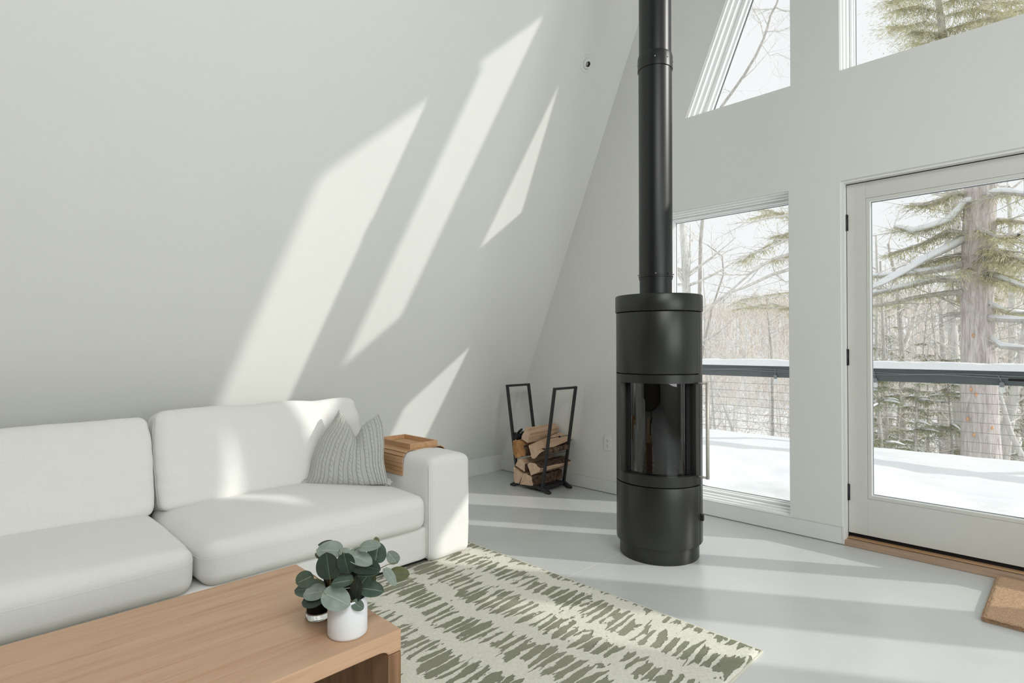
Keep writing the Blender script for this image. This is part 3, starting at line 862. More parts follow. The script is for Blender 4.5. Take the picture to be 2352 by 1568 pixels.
def thick(u, v):
    a = max(0, 1-abs(2*u-1)**2.4); b = max(0, 1-abs(2*v-1)**2.4)
    t = 0.085*(a**0.55)*(b**0.55)
    # the chop in the top edge
    g = math.exp(-((u-0.55)/0.10)**2)*max(0, (v-0.55)/0.45)**1.3
    return t*(1-0.72*g)+0.006*(a*b > 0)
def knit(u, v):
    c = u*10.6+0.10; k = c-math.floor(c)-0.5                # one cable per unit
    s = k/0.215
    groove = -0.0050*math.exp(-((abs(k)-0.255)/0.034)**2)
    if abs(s) < 1:
        ph = v*14.5+0.28*s+0.5*math.floor(c)
        tw = abs(math.sin(PI*ph))
        return groove+0.0054*math.sqrt(1-s*s)*(0.42+0.58*tw**0.6)-0.0022*(tw < 0.18)
    return groove+0.0004*math.sin(u*900)
PCW = V((990, 1478))
def pil(u, v, side):
    p = outline(u, v); q = base+e1*((p.x-PCW.x)*KU)+e3*((PCW.y-p.y)*KU)+e3*0.004
    t = thick(u, v)
    ed = min(u, 1-u, v, 1-v); fade = min(1, ed/0.015)
    kk = knit(u, v)*fade if side < 0 else 0
    q = q-e2*((t if side < 0 else -t*0.8)+kk)
    # left flap of the chop turns back
    q += e2*(0.05*max(0, 0.42-u)/0.42*max(0, v-0.35)/0.65)
    return q
T = Thing('knit_cushion', base, 'pale grey cable knit throw cushion with dented top in the sofa corner', 'cushion')
mb = MB(); mb.grid(lambda u, v: pil(u, v, -1), 420, 230); mb.grid(lambda u, v: pil(1-u, v, 1), 60, 50)
T.part('cover', mb, 'knit_grey', fixn=False, weld=False)
for (x, y), (dx, dy) in (((258, 1440), (-1, -0.1)), ((1738, 1442), (1, -0.12))):      # knotted corner ears
    mb = MB(); o_ = base+e1*((x-PCW.x)*KU)+e3*((PCW.y-y)*KU+0.002)
    def ear(a, b):
        th, ph = 2*PI*a, PI*b
        r_ = 0.0195*(1+0.16*math.sin(3*th+5*ph)+0.12*math.sin(9*th))
        return o_+e1*(r_*1.1*math.sin(ph)*math.cos(th))+e3*(r_*0.9*math.cos(ph))-e2*(r_*0.8*math.sin(ph)*math.sin(th)+0.006)
    mb.grid(ear, 40, 24); T.part('corner_knot', mb, 'knit_grey')

# ------------------------------------------------------------------ coffee table
TX, TXB, TY, TYB, TZ = -1.286, -1.927, 0.866, -0.45, 0.4
T = Thing('coffee_table', ((TX+TXB)/2, 0.2, 0), 'low oak coffee table with thick top and slab ends on the green rug', 'table')
zs, lt, gr = 0.343, 0.040, 0.030
prof = [(TYB, TZ), (TYB, zs), (TYB+lt, zs)]
prof += [(TYB+lt+gr-gr*math.cos(a), zs+0.0+gr*math.sin(a)*0.45) for a in [PI/2*i/6 for i in range(1, 7)]]
prof += [(TY-lt-gr+gr*math.cos(a), zs+gr*math.sin(a)*0.45) for a in [PI/2-PI/2*i/6 for i in range(0, 6)]]
prof += [(TY-lt, zs), (TY, zs), (TY, TZ)]
mb = MB(); mb.prism(prof, 'x', TXB, TX); T.part('tabletop', mb, 'table_oak', bevel=0.003, seg=2)
for y0, y1 in ((TY-lt, TY), (TYB, TYB+lt)):
    mb = MB(); mb.box((TXB, y0, 0.0145), (TX, y1, zs-0.0012)); T.part('slab_leg', mb, 'table_oak_upright', bevel=0.002)

# ------------------------------------------------------------------ firewood rack and its logs
RX, RY0, RY1 = -3.150, 3.352, 3.612
T = Thing('firewood_rack', (RX, (RY0+RY1)/2, 0), 'black steel firewood rack with two flared frames in the corner', 'firewood rack')
def bar(mb, a, b, w_, d_, up=V((0, 1, 0))):
    a, b = V(a), V(b); t = (b-a).normalized(); s_ = t.cross(up).normalized(); u_ = s_.cross(t).normalized()
    q = [a+s_*w_/2*i+u_*d_/2*j for i, j in ((-1, -1), (1, -1), (1, 1), (-1, 1))]+[b+s_*w_/2*i+u_*d_/2*j for i, j in ((-1, -1), (1, -1), (1, 1), (-1, 1))]
    mb.add(q, [(3, 2, 1, 0), (4, 5, 6, 7), (0, 1, 5, 4), (1, 2, 6, 5), (2, 3, 7, 6), (3, 0, 4, 7)])
for sg in (-1, 1):
    x0, x1, zt_ = RX+sg*0.131, RX+sg*0.263, 0.826
    mb = MB()
    for y in (RY0, RY1): bar(mb, (x0, y, 0.012), (x1+sg*0.001, y, zt_+0.009), 0.022, 0.018)
    bar(mb, (x1, RY0+0.009, zt_), (x1, RY1-0.009, zt_), 0.022, 0.018, V((0, 0, 1)))
    fr = T.part('side_frame', mb, 'black_metal', bevel=0.0012, weld=False)
    for z in (0.30, 0.435):
        xx = x0+(x1-x0)*(z-0.012)/(zt_-0.012)
        mb = MB(); mb.tube([(xx, RY0, z), (xx, RY1, z)], 0.0024, 8)
        if z > 0.4 and sg > 0:                             # the twisted knot on the upper rod
            for s_ in (-1, 1):
                mb.tube([(xx+0.002, (RY0+RY1)/2+0.012*s_*math.sin(i*1.1)-0.0, z+0.006*math.cos(i*1.1)) for i in range(5)], 0.003, 6)
        T.part('side_rod', mb, 'black_metal', fr, weld=False)
for y in (RY0, RY1):                                       # arched feet
    ux = [(-0.215, 0.0), (-0.175, 0.0), (-0.135, 0.020), (0.135, 0.020), (0.175, 0.0), (0.215, 0.0), (0.218, 0.014), (0.150, 0.046), (-0.150, 0.046), (-0.218, 0.014)]
    mb = MB(); mb.prism([(RX+p[0], p[1]+0.0005) for p in ux], 'y', y-0.014, y+0.014); T.part('foot', mb, 'black_metal', bevel=0.002)
for x in (-0.128, 0.128):
    mb = MB(); mb.box((RX+x-0.014, RY0+0.0142, 0.020), (RX+x+0.014, RY1-0.0142, 0.046)); T.part('base_rail', mb, 'black_metal', bevel=0.002)
mb = MB(); mb.box((RX-0.1135, RY0+0.0142, 0.036), (RX+0.1135, RY1-0.0142, 0.044)); T.part('base_plate', mb, 'black_metal', bevel=0.001)

def log(label, pts, yf, length, dx=0.0, dz=0.0, side=('s',), end_m='log_end', split_m='log_split', grow=1.0, seed=0, rough=0.004):
    """pts: end face in (x, z) at y=yf, counter-clockwise seen from the room; dx, dz: how far the other end is displaced"""
    n = len(pts); cx_, cz_ = sum(p[0] for p in pts)/n, sum(p[1] for p in pts)/n
    sub, NL = 5, 14
    prof = []; owner = []
    for i in range(n):
        a, b = pts[i], pts[(i+1) % n]
        for k in range(sub): t = k/sub; prof.append((a[0]+(b[0]-a[0])*t-cx_, a[1]+(b[1]-a[1])*t-cz_)); owner.append(i)
    m = len(prof); vs = []
    for j in range(NL+1):
        t = j/NL; g = 1+(grow-1)*t; y = yf+length*t
        for i, (x, z) in enumerate(prof):
            bark = side[owner[i] % len(side)] == 'b'
            am = rough*(1.7 if bark else 0.8)
            q = V((x*g+cx_+dx*t, y, z*g+cz_+dz*t))
            nn = noise.noise(V((x*40+seed*3.1, y*7, z*40+seed)))+0.6*noise.noise(V((x*120+seed, y*25, z*120)))
            r_ = V((x, 0, z)).normalized() if (x or z) else V()
            q += r_*nn*am
            if j in (0, NL): q.y += 0.004*noise.noise(V((x*60+seed, z*60, seed*1.7)))
            vs.append(q)
    mb = MB()
    fs, mi = [], []
    for j in range(NL):
        for i in range(m):
            fs.append((j*m+i, j*m+(i+1) % m, (j+1)*m+(i+1) % m, (j+1)*m+i)); mi.append(2 if side[owner[i] % len(side)] == 'b' else 1)
    c0, c1 = len(vs), len(vs)+1
    vs += [V((cx_, yf-0.001, cz_)), V((cx_+dx, yf+length+0.001, cz_+dz))]
    for i in range(m):
        fs.append((c0, (i+1) % m, i)); mi.append(0)
        fs.append((c1, NL*m+i, NL*m+(i+1) % m)); mi.append(0)
    mb.add(vs, fs); mb.mi = mi
    o_ = V((cx_+dx/2, yf+length/2, min(p[1] for p in pts)))
    o = mb.build('firewood_log', [end_m, split_m, 'log_bark'], origin=o_)
    tag(o, label, 'firewood', 'split logs in the black rack')
    return o
def zpx(zx, zy): return (1130+zx*0.20408, 850+zy*0.20408)   # close-up coordinates of the rack
def face(zp, Y): return [(p.x, p.z) for p in (atY(*zpx(*q), Y) for q in zp)]
YF = 3.330
log('split firewood log with narrow pale end, bottom left of the rack', face([(255, 1268), (300, 1276), (346, 1168), (242, 1082)], YF), YF, 0.363, 0.0, 0.0, 'sssb', seed=1)
log('bark-sided firewood log, bottom right of the rack', face([(312, 1284), (464, 1302), (446, 1196), (392, 1166), (352, 1164)], YF), YF, 0.369, 0.0, 0.0, 'sbbss', seed=2)
log('split firewood log under the orange one at the rack left side', face([(262, 1072), (366, 1140), (372, 1052), (330, 996), (292, 1012)], YF), YF, 0.352, 0.0, 0.004, 'sbsss', seed=3, grow=0.95)
log('dark-barked firewood log on the right, second from the bottom', face([(438, 1182), (532, 1142), (540, 1102), (484, 1042), (430, 1040), (398, 1056)], YF), YF, 0.379, 0.004, 0.004, 'ssbbss', seed=4)
log('orange rotten-ended firewood log at the left side of the rack', face([(262, 985), (384, 962), (352, 846), (302, 786), (236, 792), (236, 905)], YF), YF, 0.340, 0.0, -0.004, 'bbsssb', 'log_end_orange', 'log_split_orange', seed=5, rough=0.006)
log('long pale firewood log lying on top of the rack pile', face([(400, 820), (428, 705), (384, 645), (352, 700), (328, 768)], YF+0.012), YF+0.012, 0.345, 0.012, 0.008, 'sssbs', seed=6, grow=0.98)
log('tilted firewood log resting on the others beside the right frame', face([(446, 992), (478, 992), (558, 920), (412, 842)], YF-0.008), YF-0.008, 0.375, 0.012, 0.062, 'bbss', seed=7, grow=1.05)
log('short dark firewood piece behind the tilted log', face([(545, 955), (640, 930), (640, 880), (560, 880)], YF+0.03), YF+0.03, 0.26, 0.0, 0.0, 'bbbb', 'log_bark', 'log_bark', seed=8)
# black leather glove lying over the left frame's logs
T = Thing('hearth_glove', atY(*zpx(320, 770), 3.40), 'crumpled black glove lying on the firewood by the left frame', 'glove')
gp = atY(*zpx(305, 745), 3.39)
mb = MB()
def glove(a, b):
    th, ph = 2*PI*a, PI*b
    r_ = 0.034*(1+0.28*noise.noise(V((math.sin(ph)*math.cos(th)*2, math.sin(ph)*math.sin(th)*2, math.cos(ph)*2+4))))
    return gp+V((r_*0.85*math.sin(ph)*math.cos(th), r_*1.8*math.sin(ph)*math.sin(th), r_*0.72*math.cos(ph)))
mb.grid(glove, 36, 22); T.part('palm', mb, 'leather_black')
for i, (a, b) in enumerate((((290, 720), (335, 665)), ((330, 720), (375, 690)), ((270, 760), (262, 705)), ((345, 745), (362, 715)))):
    p, q = atY(*zpx(*a), 3.39), atY(*zpx(*b), 3.385+0.01*i)
    mb = MB(); mb.tube([p, p.lerp(q, 0.5)+V((0, -0.004, 0.004)), q, q+(q-p)*0.12], [0.011, 0.0105, 0.0095, 0.004], 10); T.part('finger', mb, 'leather_black')

# ------------------------------------------------------------------ on the coffee table: plant, candle, dark glass
PB = V((-1.367, 0.7535, TZ+0.0006)); PR, PH = 0.0505, 0.098
T = Thing('potted_plant', PB, 'leafy eucalyptus-like plant in a white ceramic pot on the coffee table', 'plant')
mb = MB(); mb.lathe([(0, 0), (PR-0.004, 0), (PR-0.0008, 0.003), (PR, 0.008), (PR+0.0005, PH-0.002), (PR-0.0012, PH), (PR-0.0035, PH-0.001), (PR-0.004, PH-0.03), (0, PH-0.03)], PB, 64)
pot = edge_split(T.part('pot', mb, 'pot_ceramic', label='plain white ceramic pot'), 50)
mb = MB(); mb.lathe([(PR-0.0038, PH-0.002), (PR-0.0055, PH-0.0022), (PR-0.0062, PH-0.012), (0.03, PH-0.006), (0, PH-0.003)], PB, 32); T.part('soil', mb, 'potting_soil', pot)
def z3(zx, zy): return (640+zx*0.23468, 1200+zy*0.23468)
DP = PB.dot(cf)-EYE.dot(cf)                                 # depth of the pot's axis
def leaf(zx, zy, a, b, ang, dd, mat, up=1, stem=None, curl=0.05):
    up = 1; a *= 1.06; b *= 1.06
    """centre in close-up units, half length a and apparent half width b, axis angle (deg, anticlockwise from the right), depth offset"""
    c = atD(*z3(zx, zy), DP+dd); k = 0.23468*(DP+dd)/F_PX
    Lh, Wh = a*k, max(b, 0.80*a)*k
    t = math.radians(ang); ax = cr2*math.cos(t)+cu2*math.sin(t)
    sd_ = cr2*-math.sin(t)+cu2*math.cos(t)
    tau = math.acos(min(1, b/max(b, 0.80*a)))
    if sd_.z < 0: sd_ = -sd_
    wv = sd_*math.cos(tau)+cf*math.sin(tau)*up
    nn = ax.cross(wv).normalized()
    if nn.dot(-cf) < 0: nn = -nn
    def fn(u, v):
        s_ = 2*v-1; x = 2*u-1; x = math.copysign(abs(x)**1.5, x)
        prof_ = math.sqrt(max(0, 1-abs(s_)**2.1))*(1-0.10*s_)
        tip = 0.05*max(0, s_-0.9)/0.1
        q = c+ax*(Lh*(s_+tip))+wv*(Wh*x*prof_)
        q += nn*(Lh*curl*(abs(x)**1.4*prof_-1.3*s_*s_)*1.1)
        q += nn*(-0.0007*math.exp(-(x/0.09)**2)+0.00022*math.sin(10*s_+8*abs(x))*(1-x*x))
        return q
    mb = MB(); mb.grid(fn, 16, 20)
    mb.mi = [1 if (i % 16) in (7, 8) else 0 for i in range(len(mb.f))]
    o = T.part('leaf', mb, [mat, {'leaf_pale': 'leaf_rib', 'leaf_green': 'leaf_pale', 'leaf_dark': 'leaf_green', 'leaf_olive': 'leaf_green'}[mat]], fixn=False, weld=False)
    # stalk from the leaf's foot to the crown of the plant
    foot = fn(0.5, 0.0)
    st = PB+V((0.018*math.sin(zx), 0.018*math.cos(zx*1.3), PH-0.012)) if stem is None else atD(*z3(*stem), DP+dd*0.5)
    mid = foot.lerp(st, 0.5)+V((0, 0, 0.004))
    mb = MB(); mb.tube([foot+(c-foot)*0.3, foot, mid, st], [0.0006, 0.0010, 0.0011, 0.0013], 6); T.part('stalk', mb, 'stem_green', weld=False)
    return o
# (centre, half length, half width, angle, depth offset, material)
leaf(255, 556, 88, 80, 205, -0.01, 'leaf_green', 1, (440, 625))
leaf(305, 645, 138, 42, 183, 0.03, 'leaf_green', -1, (470, 650))
leaf(350, 682, 105, 52, 190, -0.02, 'leaf_pale', -1, (490, 660))
leaf(338, 752, 108, 52, 193, -0.03, 'leaf_dark', 1, (480, 690))
leaf(562, 742, 138, 82, 335, -0.062, 'leaf_pale', -1, (500, 650))
leaf(775, 806, 62, 40, 325, -0.04, 'leaf_green', -1, (690, 770))
leaf(912, 652, 108, 44, 352, -0.01, 'leaf_green', 1, (740, 560))
leaf(1172, 506, 100, 44, 2, 0.03, 'leaf_olive', -1, (1050, 535))
leaf(1090, 528, 96, 15, 307, -0.01, 'leaf_pale', 1, (1030, 485))
leaf(1118, 340, 68, 60, 130, 0.02, 'leaf_pale', 1, (975, 455))
leaf(962, 296, 98, 90, 80, 0.01, 'leaf_green', 1, (925, 450))
leaf(956, 178, 36, 26, 100, 0.05, 'leaf_olive', 1, (985, 230))
leaf(890, 228, 102, 27, 5, -0.02, 'leaf_pale', -1, (715, 310))
leaf(775, 274, 82, 14, 183, 0.04, 'leaf_pale', -1, (880, 268))
leaf(500, 268, 122, 56, 178, -0.02, 'leaf_pale', -1, (640, 300))
leaf(466, 204, 74, 9, 184, 0.03, 'leaf_dark', 1, (580, 240))
leaf(800, 350, 118, 34, 338, -0.03, 'leaf_pale', -1, (670, 300))
leaf(655, 292, 60, 26, 345, -0.025, 'leaf_pale', -1, (600, 290))
leaf(484, 430, 126, 112, 98, -0.045, 'leaf_dark', 1, (500, 640))
leaf(395, 322, 40, 18, 150, 0.02, 'leaf_olive', 1, (460, 350))
leaf(662, 400, 98, 84, 285, -0.05, 'leaf_dark', -1, (620, 310))
leaf(850, 430, 138, 36, 350, -0.03, 'leaf_dark', -1, (700, 470))
leaf(872, 474, 106, 21, 356, -0.035, 'leaf_green', -1, (760, 470))
leaf(622, 575, 104, 32, 190, -0.055, 'leaf_green', -1, (725, 590))
leaf(838, 562, 76, 66, 50, -0.01, 'leaf_green', 1, (770, 620))
leaf(905, 560, 56, 46, 60, 0.02, 'leaf_olive', 1, (850, 620))
leaf(762, 655, 112, 68, 262, -0.030, 'leaf_dark', 1, (760, 540))
leaf(586, 482, 58, 24, 62, -0.03, 'leaf_olive', 1, (540, 560))
leaf(560, 600, 60, 40, 200, 0.01, 'leaf_dark', 1, (640, 680))
leaf(700, 560, 70, 56, 120, 0.015, 'leaf_dark', 1, (680, 700))
leaf(880, 600, 50, 34, 20, 0.035, 'leaf_olive', 1, (800, 640))

CB = V((-1.506, 0.7395, TZ+0.0006))
T = Thing('candle_glass', CB, 'black candle in thick clear-bottomed glass, left of the plant pot', 'candle')
R_ = 0.0335
mb = MB(); mb.lathe([(R_, 0.0172), (R_, 0.092), (R_-0.001, 0.094), (R_-0.0024, 0.092), (R_-0.0026, 0.019)], CB, 48)
edge_split(T.part('glass', mb, 'clear_glass', ), 50)
mb = MB(); mb.lathe([(0, 0), (R_-0.003, 0), (R_, 0.003), (R_, 0.0165), (R_-0.0005, 0.0170), (0, 0.0170)], CB, 48)
edge_split(T.part('glass_foot', mb, 'thick_glass', label='thick clear glass foot'), 50)
mb = MB(); mb.lathe([(0, 0.0172), (R_-0.0034, 0.0185), (R_-0.0032, 0.086), (R_-0.004, 0.087), (0, 0.086)], CB, 48); edge_split(T.part('wax', mb, 'candle_wax'), 50)
BB = V((-1.467, 0.797, TZ+0.0006))
T = Thing('dark_glass_bowl', BB, 'black tapered glass bowl standing behind the white plant pot', 'bowl')
mb = MB(); mb.lathe([(0, 0), (0.026, 0), (0.030, 0.004), (0.040, 0.06), (0.060, 0.122), (0.0595, 0.1238), (0.0575, 0.122), (0.038, 0.062), (0.02, 0.012), (0, 0.011)], BB, 56)
edge_split(T.part('bowl_body', mb, 'dark_bowl'), 60)

# ------------------------------------------------------------------ outside: deck, snow, railing, string lights
mb = MB(); mb.box((-9.5, YO+0.002, -0.20), (7.5, 6.50, -0.06)); structure(mb.build('deck', 'deck_board'), 'snow-covered wooden deck outside the windows', 'deck')
mb = MB()
def dsnow(u, v):
    x = -9.4+16.8*u; y = YO+0.004+(6.50-YO-0.004)*v
    ed = min(1, (6.52-y)/0.10)
    z = 0.150+0.030*v+0.055*noise.noise(V((x*0.9, y*1.1, 2)))*(0.35+0.65*(1-v))+0.03*noise.noise(V((x*2.6, y*2.9, 5)))*(1-0.6*v)+0.012*noise.noise(V((x*8, y*8, 1)))*(1-0.6*v)
    z = z*(0.4+0.6*math.sqrt(max(0, ed)))
    if v > 0.999: z = -0.05
    return (x, y, z)
mb.grid(dsnow, 300, 90)
structure(mb.build('deck_snow', 'snow', weld=False), 'smooth snow lying deep on the deck', 'snow')
RYY = 6.40
T = Thing('deck_railing', (-1.9, RYY, -0.06), 'dark grey metal deck railing with horizontal cables and snow on top', 'railing')
mb = MB(); mb.box((-9.3, RYY-0.03, 0.822), (7.3, RYY+0.03, 0.947)); T.part('top_rail', mb, 'rail_metal', bevel=0.004)
for x in (-5.75, -3.80, -1.92, 0.55, 2.5): 
    mb = MB(); mb.box((x-0.03, RYY-0.03, -0.058), (x+0.03, RYY+0.03, 0.8215)); T.part('post', mb, 'rail_metal', bevel=0.003)
for i in range(7):
    z = 0.742-0.0855*i
    mb = MB(); mb.tube([(-9.3+16.6*k/20, RYY, z+0.002*math.sin(k*1.7+i)) for k in range(21)], 0.0019, 6); T.part('cable', mb, 'cable_steel', weld=False)
mb = MB()
def rsnow(u, v):
    x = -9.3+16.6*u; th = PI*v; sn = max(0.0, math.sin(th))
    h_ = 0.070+0.012*noise.noise(V((x*1.3, 0, 0)))+0.008*noise.noise(V((x*4, 3, 0)))+0.006*noise.noise(V((x*11, v*3, 5)))+0.003*noise.noise(V((x*30, v*6, 5)))
    wv = 0.050+0.006*noise.noise(V((x*2.2, 7, 0)))+0.004*noise.noise(V((x*14, v*4, 2)))
    return (x, RYY-wv*math.cos(th), 0.9445+sn**0.45*h_)
mb.grid(rsnow, 1100, 14); T.part('snow_cap', mb, 'snow', weld=False, label='cap of snow along the rail')
T = Thing('string_lights', (-1.0, RYY-0.035, 0.90), 'string of clear bulbs on a grey cord along the deck rail', 'string lights')
for ph, zz in ((0, 0.905), (1.3, 0.892)):
    mb = MB(); mb.tube([(-5.2+6.2*k/150, RYY-0.036, zz+0.007*math.sin((-5.2+6.2*k/150)*2*PI/0.93*1.0+ph)) for k in range(151)], 0.0042, 6); T.part('cord', mb, 'cord_grey', weld=False)
for i, x in enumerate([-0.472+0.93*k for k in (-4, -3, -2, -1, 0, 1)]):
    y = RYY-0.040; sw = 0.030 if i == 4 else 0.006
    mb = MB(); mb.tube([(x-sw, y, 0.915), (x-sw*0.4, y, 0.880), (x, y-0.004, 0.846)], 0.004, 6); lead = T.part('lead', mb, 'cord_grey', weld=False)
    mb = MB(); mb.lathe([(0, 0.03), (0.012, 0.03), (0.0175, 0.02), (0.0165, -0.012), (0, -0.012)], (x, y-0.004, 0.822), 16); T.part('lamp_holder', mb, 'cord_grey', lead)
    mb = MB(); mb.lathe([(0.014, -0.012), (0.019, -0.022), (0.023, -0.036), (0.021, -0.051), (0.012, -0.061), (0, -0.064)], (x, y-0.004, 0.822), 16); T.part('bulb', mb, 'bulb_glass', lead)

# ------------------------------------------------------------------ outside: ground, hill, woods
def ground_z(x, y):
    n = 0.5*noise.noise(V((x*0.13, y*0.13, 4)))+0.15*noise.noise(V((x*0.6, y*0.6, 8)))
    if y < 60: return -2.3-0.055*(y-6.5)+n
    t = min(1, (y-60)/85); t = t*t*(3-2*t)
    return -5.24+n+t*(13.6+1.6*noise.noise(V((x*0.012, 1, 0)))+0.9*noise.noise(V((x*0.05, y*0.05, 7))))
mb = MB()
def gfn(u, v):
    y = 6.55+(v**2.0)*240; x = (-1+2*u)*(40+260*v); return (x, y, ground_z(x, y))
mb.grid(gfn, 160, 120)
structure(mb.build('woodland_ground', 'snow', weld=False, fixn=False), 'snowy ground of the woods beyond the deck', 'ground')

rnd = random.Random(11)
def wedge(y, which=None):
    """a spot somewhere in the two strips of woods seen through the glass"""
    lo, hi = ((-0.74, -0.30), (-0.30, 0.12))[which if which is not None else 0]
    return rnd.uniform(lo, hi)*y

def limb(mb, p, d, L, r, lev, maxlev, nseg, rr, dens, up=0.12, mi=0):
    pts, rad = [V(p)], [r]
    dd = V(d).normalized(); q = V(p)
    for i in range(nseg):
        dd = (dd+V((rr.gauss(0, .10), rr.gauss(0, .10), rr.gauss(0, .07)+up*0.35))).normalized()
        q = q+dd*(L/nseg); pts.append(q.copy()); rad.append(r*(1-0.82*(i+1)/nseg))
    mb.tube(pts, rad, (6, 5, 4, 3)[min(lev, 3)], mi, cap=False)
    if lev < maxlev:
        k = max(2, int(dens[min(lev, len(dens)-1)]))
        for j in range(k):
            t = rr.uniform(0.25, 0.98); i = min(int(t*nseg), nseg-1); f = t*nseg-i
            b = pts[i].lerp(pts[i+1], f); bd = (pts[i+1]-pts[i]).normalized()
            side = bd.orthogonal().normalized(); side.rotate(Matrix.Rotation(rr.uniform(0, 2*PI), 3, bd))
            a = rr.uniform(0.6, 1.15); nd = bd*math.cos(a)+side*math.sin(a)
            limb(mb, b, nd, L*rr.uniform(0.32, 0.55), max(0.0035, rad[i]*0.5), lev+1, maxlev, max(3, nseg-2), rr, dens, up)

# slim bare trees: six shapes, each used many times
protos = []
for k in range(6):
    rr = random.Random(100+k); H_ = rr.uniform(9, 14); r0 = rr.uniform(0.055, 0.12)
    root = empty('bare_tree', (0, 0, 0))
    mbt, mbb = MB(), MB()
    pts, rad = [], []
    lean = V((rr.gauss(0, .05), rr.gauss(0, .05), 1))
    q = V((0, 0, -0.2))
    for i in range(15):
        pts.append(q.copy()); rad.append(r0*(1-0.9*i/14)+0.006); q = q+(lean+V((rr.gauss(0, .04), rr.gauss(0, .04), 0)))*(H_/14)
    mbt.tube(pts, rad, 7, cap=False)
    for j in range(26):
        t = rr.uniform(0.12, 0.98); i = min(int(t*14), 13); b = pts[i].lerp(pts[i+1], t*14-i)
        a = rr.uniform(0, 2*PI); el = rr.uniform(0.15, 0.9)
        limb(mbb, b, (math.cos(a)*math.cos(el), math.sin(a)*math.cos(el), math.sin(el)), rr.uniform(1.0, 2.8)*(1.15-0.6*t), rad[i]*0.42, 1, 3, 6, rr, (5, 5, 3))
    mbt.build('trunk', ('bark_pale', 'bark_grey')[k % 2], root, weld=False, fixn=False)
    mbb.build('branches', ('twig', 'bark_grey')[k % 2], root, weld=False, fixn=False)
    protos.append(root)
def copy_tree(o, parent=None):
    c = o.copy(); COL.objects.link(c)
    if parent is not None: c.parent = parent
    for ch in list(o.children): copy_tree(ch, c)
    return c
used = set()
spots = [(rnd.uniform(10, 17), i % 2) for i in range(12)]+[(rnd.uniform(17, 32), i % 2) for i in range(32)]+[(rnd.uniform(32, 62), i % 2) for i in range(40)]
for i, (y, wh) in enumerate(spots):
    k = i % 6
    o = protos[k] if k not in used else copy_tree(protos[k]); used.add(k)
    x = wedge(y, wh); s_ = rnd.uniform(0.85, 1.15)*min(0.8, 0.26+0.010*y)
    o.location = (x, y, ground_z(x, y)); o.rotation_euler = (rnd.gauss(0, .04), rnd.gauss(0, .04), rnd.uniform(0, 2*PI)); o.scale = (s_, s_, s_)
    tag(o, 'slim bare background tree, one of many behind the nearer trunks in the woods', 'tree', 'slim bare background trees')

# conifers: needle sprays along drooping boughs
def spray(mbf, pts, rr, n, size, spread, droop=0.25):
    for j in range(int(n*6)):
        t = rr.uniform(0.05, 1)*(len(pts)-1); i = min(int(t), len(pts)-2)
        c = V(pts[i]).lerp(V(pts[i+1]), t-i)
        d = (V(pts[i+1])-V(pts[i])).normalized()
        a = rr.uniform(0, 2*PI)
        out = V((math.cos(a), math.sin(a), -droop+rr.gauss(0, .25))).normalized()
        out = (out+d*0.6).normalized()
        L = size*0.34*rr.uniform(0.5, 1.3); c = c+out*rr.uniform(0, spread)*rr.random()
        side = out.cross(V((0, 0, 1)))
        if side.length < 1e-3: continue
        side = side.normalized()*L*rr.uniform(0.05, 0.08)
        e_ = c+out*L+V((0, 0, -L*0.12)); m_ = c+out*L*0.55
        mbf.add([c, m_+side, e_, m_-side], [(0, 1, 2, 3)])
cprotos = []
for k in range(3):
    rr = random.Random(300+k); H_ = rr.uniform(4.5, 6.5)
    root = empty('young_hemlock', (0, 0, 0))
    mbt, mbf, mbs = MB(), MB(), MB()
    mbt.tube([(0.04*math.sin(i), 0.04*math.cos(i*1.3), -0.2+H_*i/8) for i in range(9)], [0.07*(1-i/9)+0.006 for i in range(9)], 6, cap=False)
    for j in range(46):
        t = rr.uniform(0.08, 0.98); a = rr.uniform(0, 2*PI); L = (1.35*(1-t)+0.25)*rr.uniform(0.7, 1.15)
        p0 = V((0, 0, H_*t)); pts = [p0+V((math.cos(a), math.sin(a), 0))*L*s_/4+V((0, 0, 0.10*s_/4-0.28*L*(s_/4)**2)) for s_ in range(5)]
        mbt.tube(pts, [0.012, 0.010, 0.008, 0.006, 0.004], 4, cap=False)
        spray(mbf, pts, rr, int(40*L)+9, 0.30, 0.24)
        if rr.random() < 0.45:
            mbs.tube([p+V((0, 0, 0.022)) for p in pts[1:]], [0.02, 0.028, 0.024, 0.01], 5)
    mbt.build('trunk', 'bark_grey', root, weld=False, fixn=False)
    mbf.build('foliage', 'needles_dark', root, weld=False, fixn=False)
    mbs.build('snow_load', 'snow', root, weld=False, fixn=False)
    cprotos.append(root)
used = set()
cspots = [(9.6, -0.215), (10.8, -0.17), (12.0, -0.238), (12.6, -0.13), (14, -0.19), (14.5, -0.055), (12.5, -0.02), (16, -0.225), (17, -0.10), (18, -0.155), (20, -0.03), (22, -0.20),
          (26, -0.12), (30, -0.24)]
for i, (y, k_) in enumerate(cspots):
    k = i % 3; o = cprotos[k] if k not in used else copy_tree(cprotos[k]); used.add(k)
    x = k_*y; s_ = (0.62 if y < 15 else 0.8)*rnd.uniform(0.85, 1.15)
    if i > 11: s_ *= 0.95
    o.location = (x, y, ground_z(x, y)); o.rotation_euler = (0, 0, rnd.uniform(0, 2*PI)); o.scale = (s_, s_, s_)
    tag(o, 'young dark green hemlock dusted with snow below the deck railing', 'tree', 'young hemlocks below the railing')

def zdoor(x, y): return (2000+x*0.2424, 420+y*0.2424)
def zwin(x, y): return (1560+x*0.2359, 480+y*0.2359)
def poly(pts, Y, jit=0.0): return [atY(px, py, Y+(jit*math.sin(i*1.9) if jit else 0)) for i, (px, py) in enumerate(pts)]

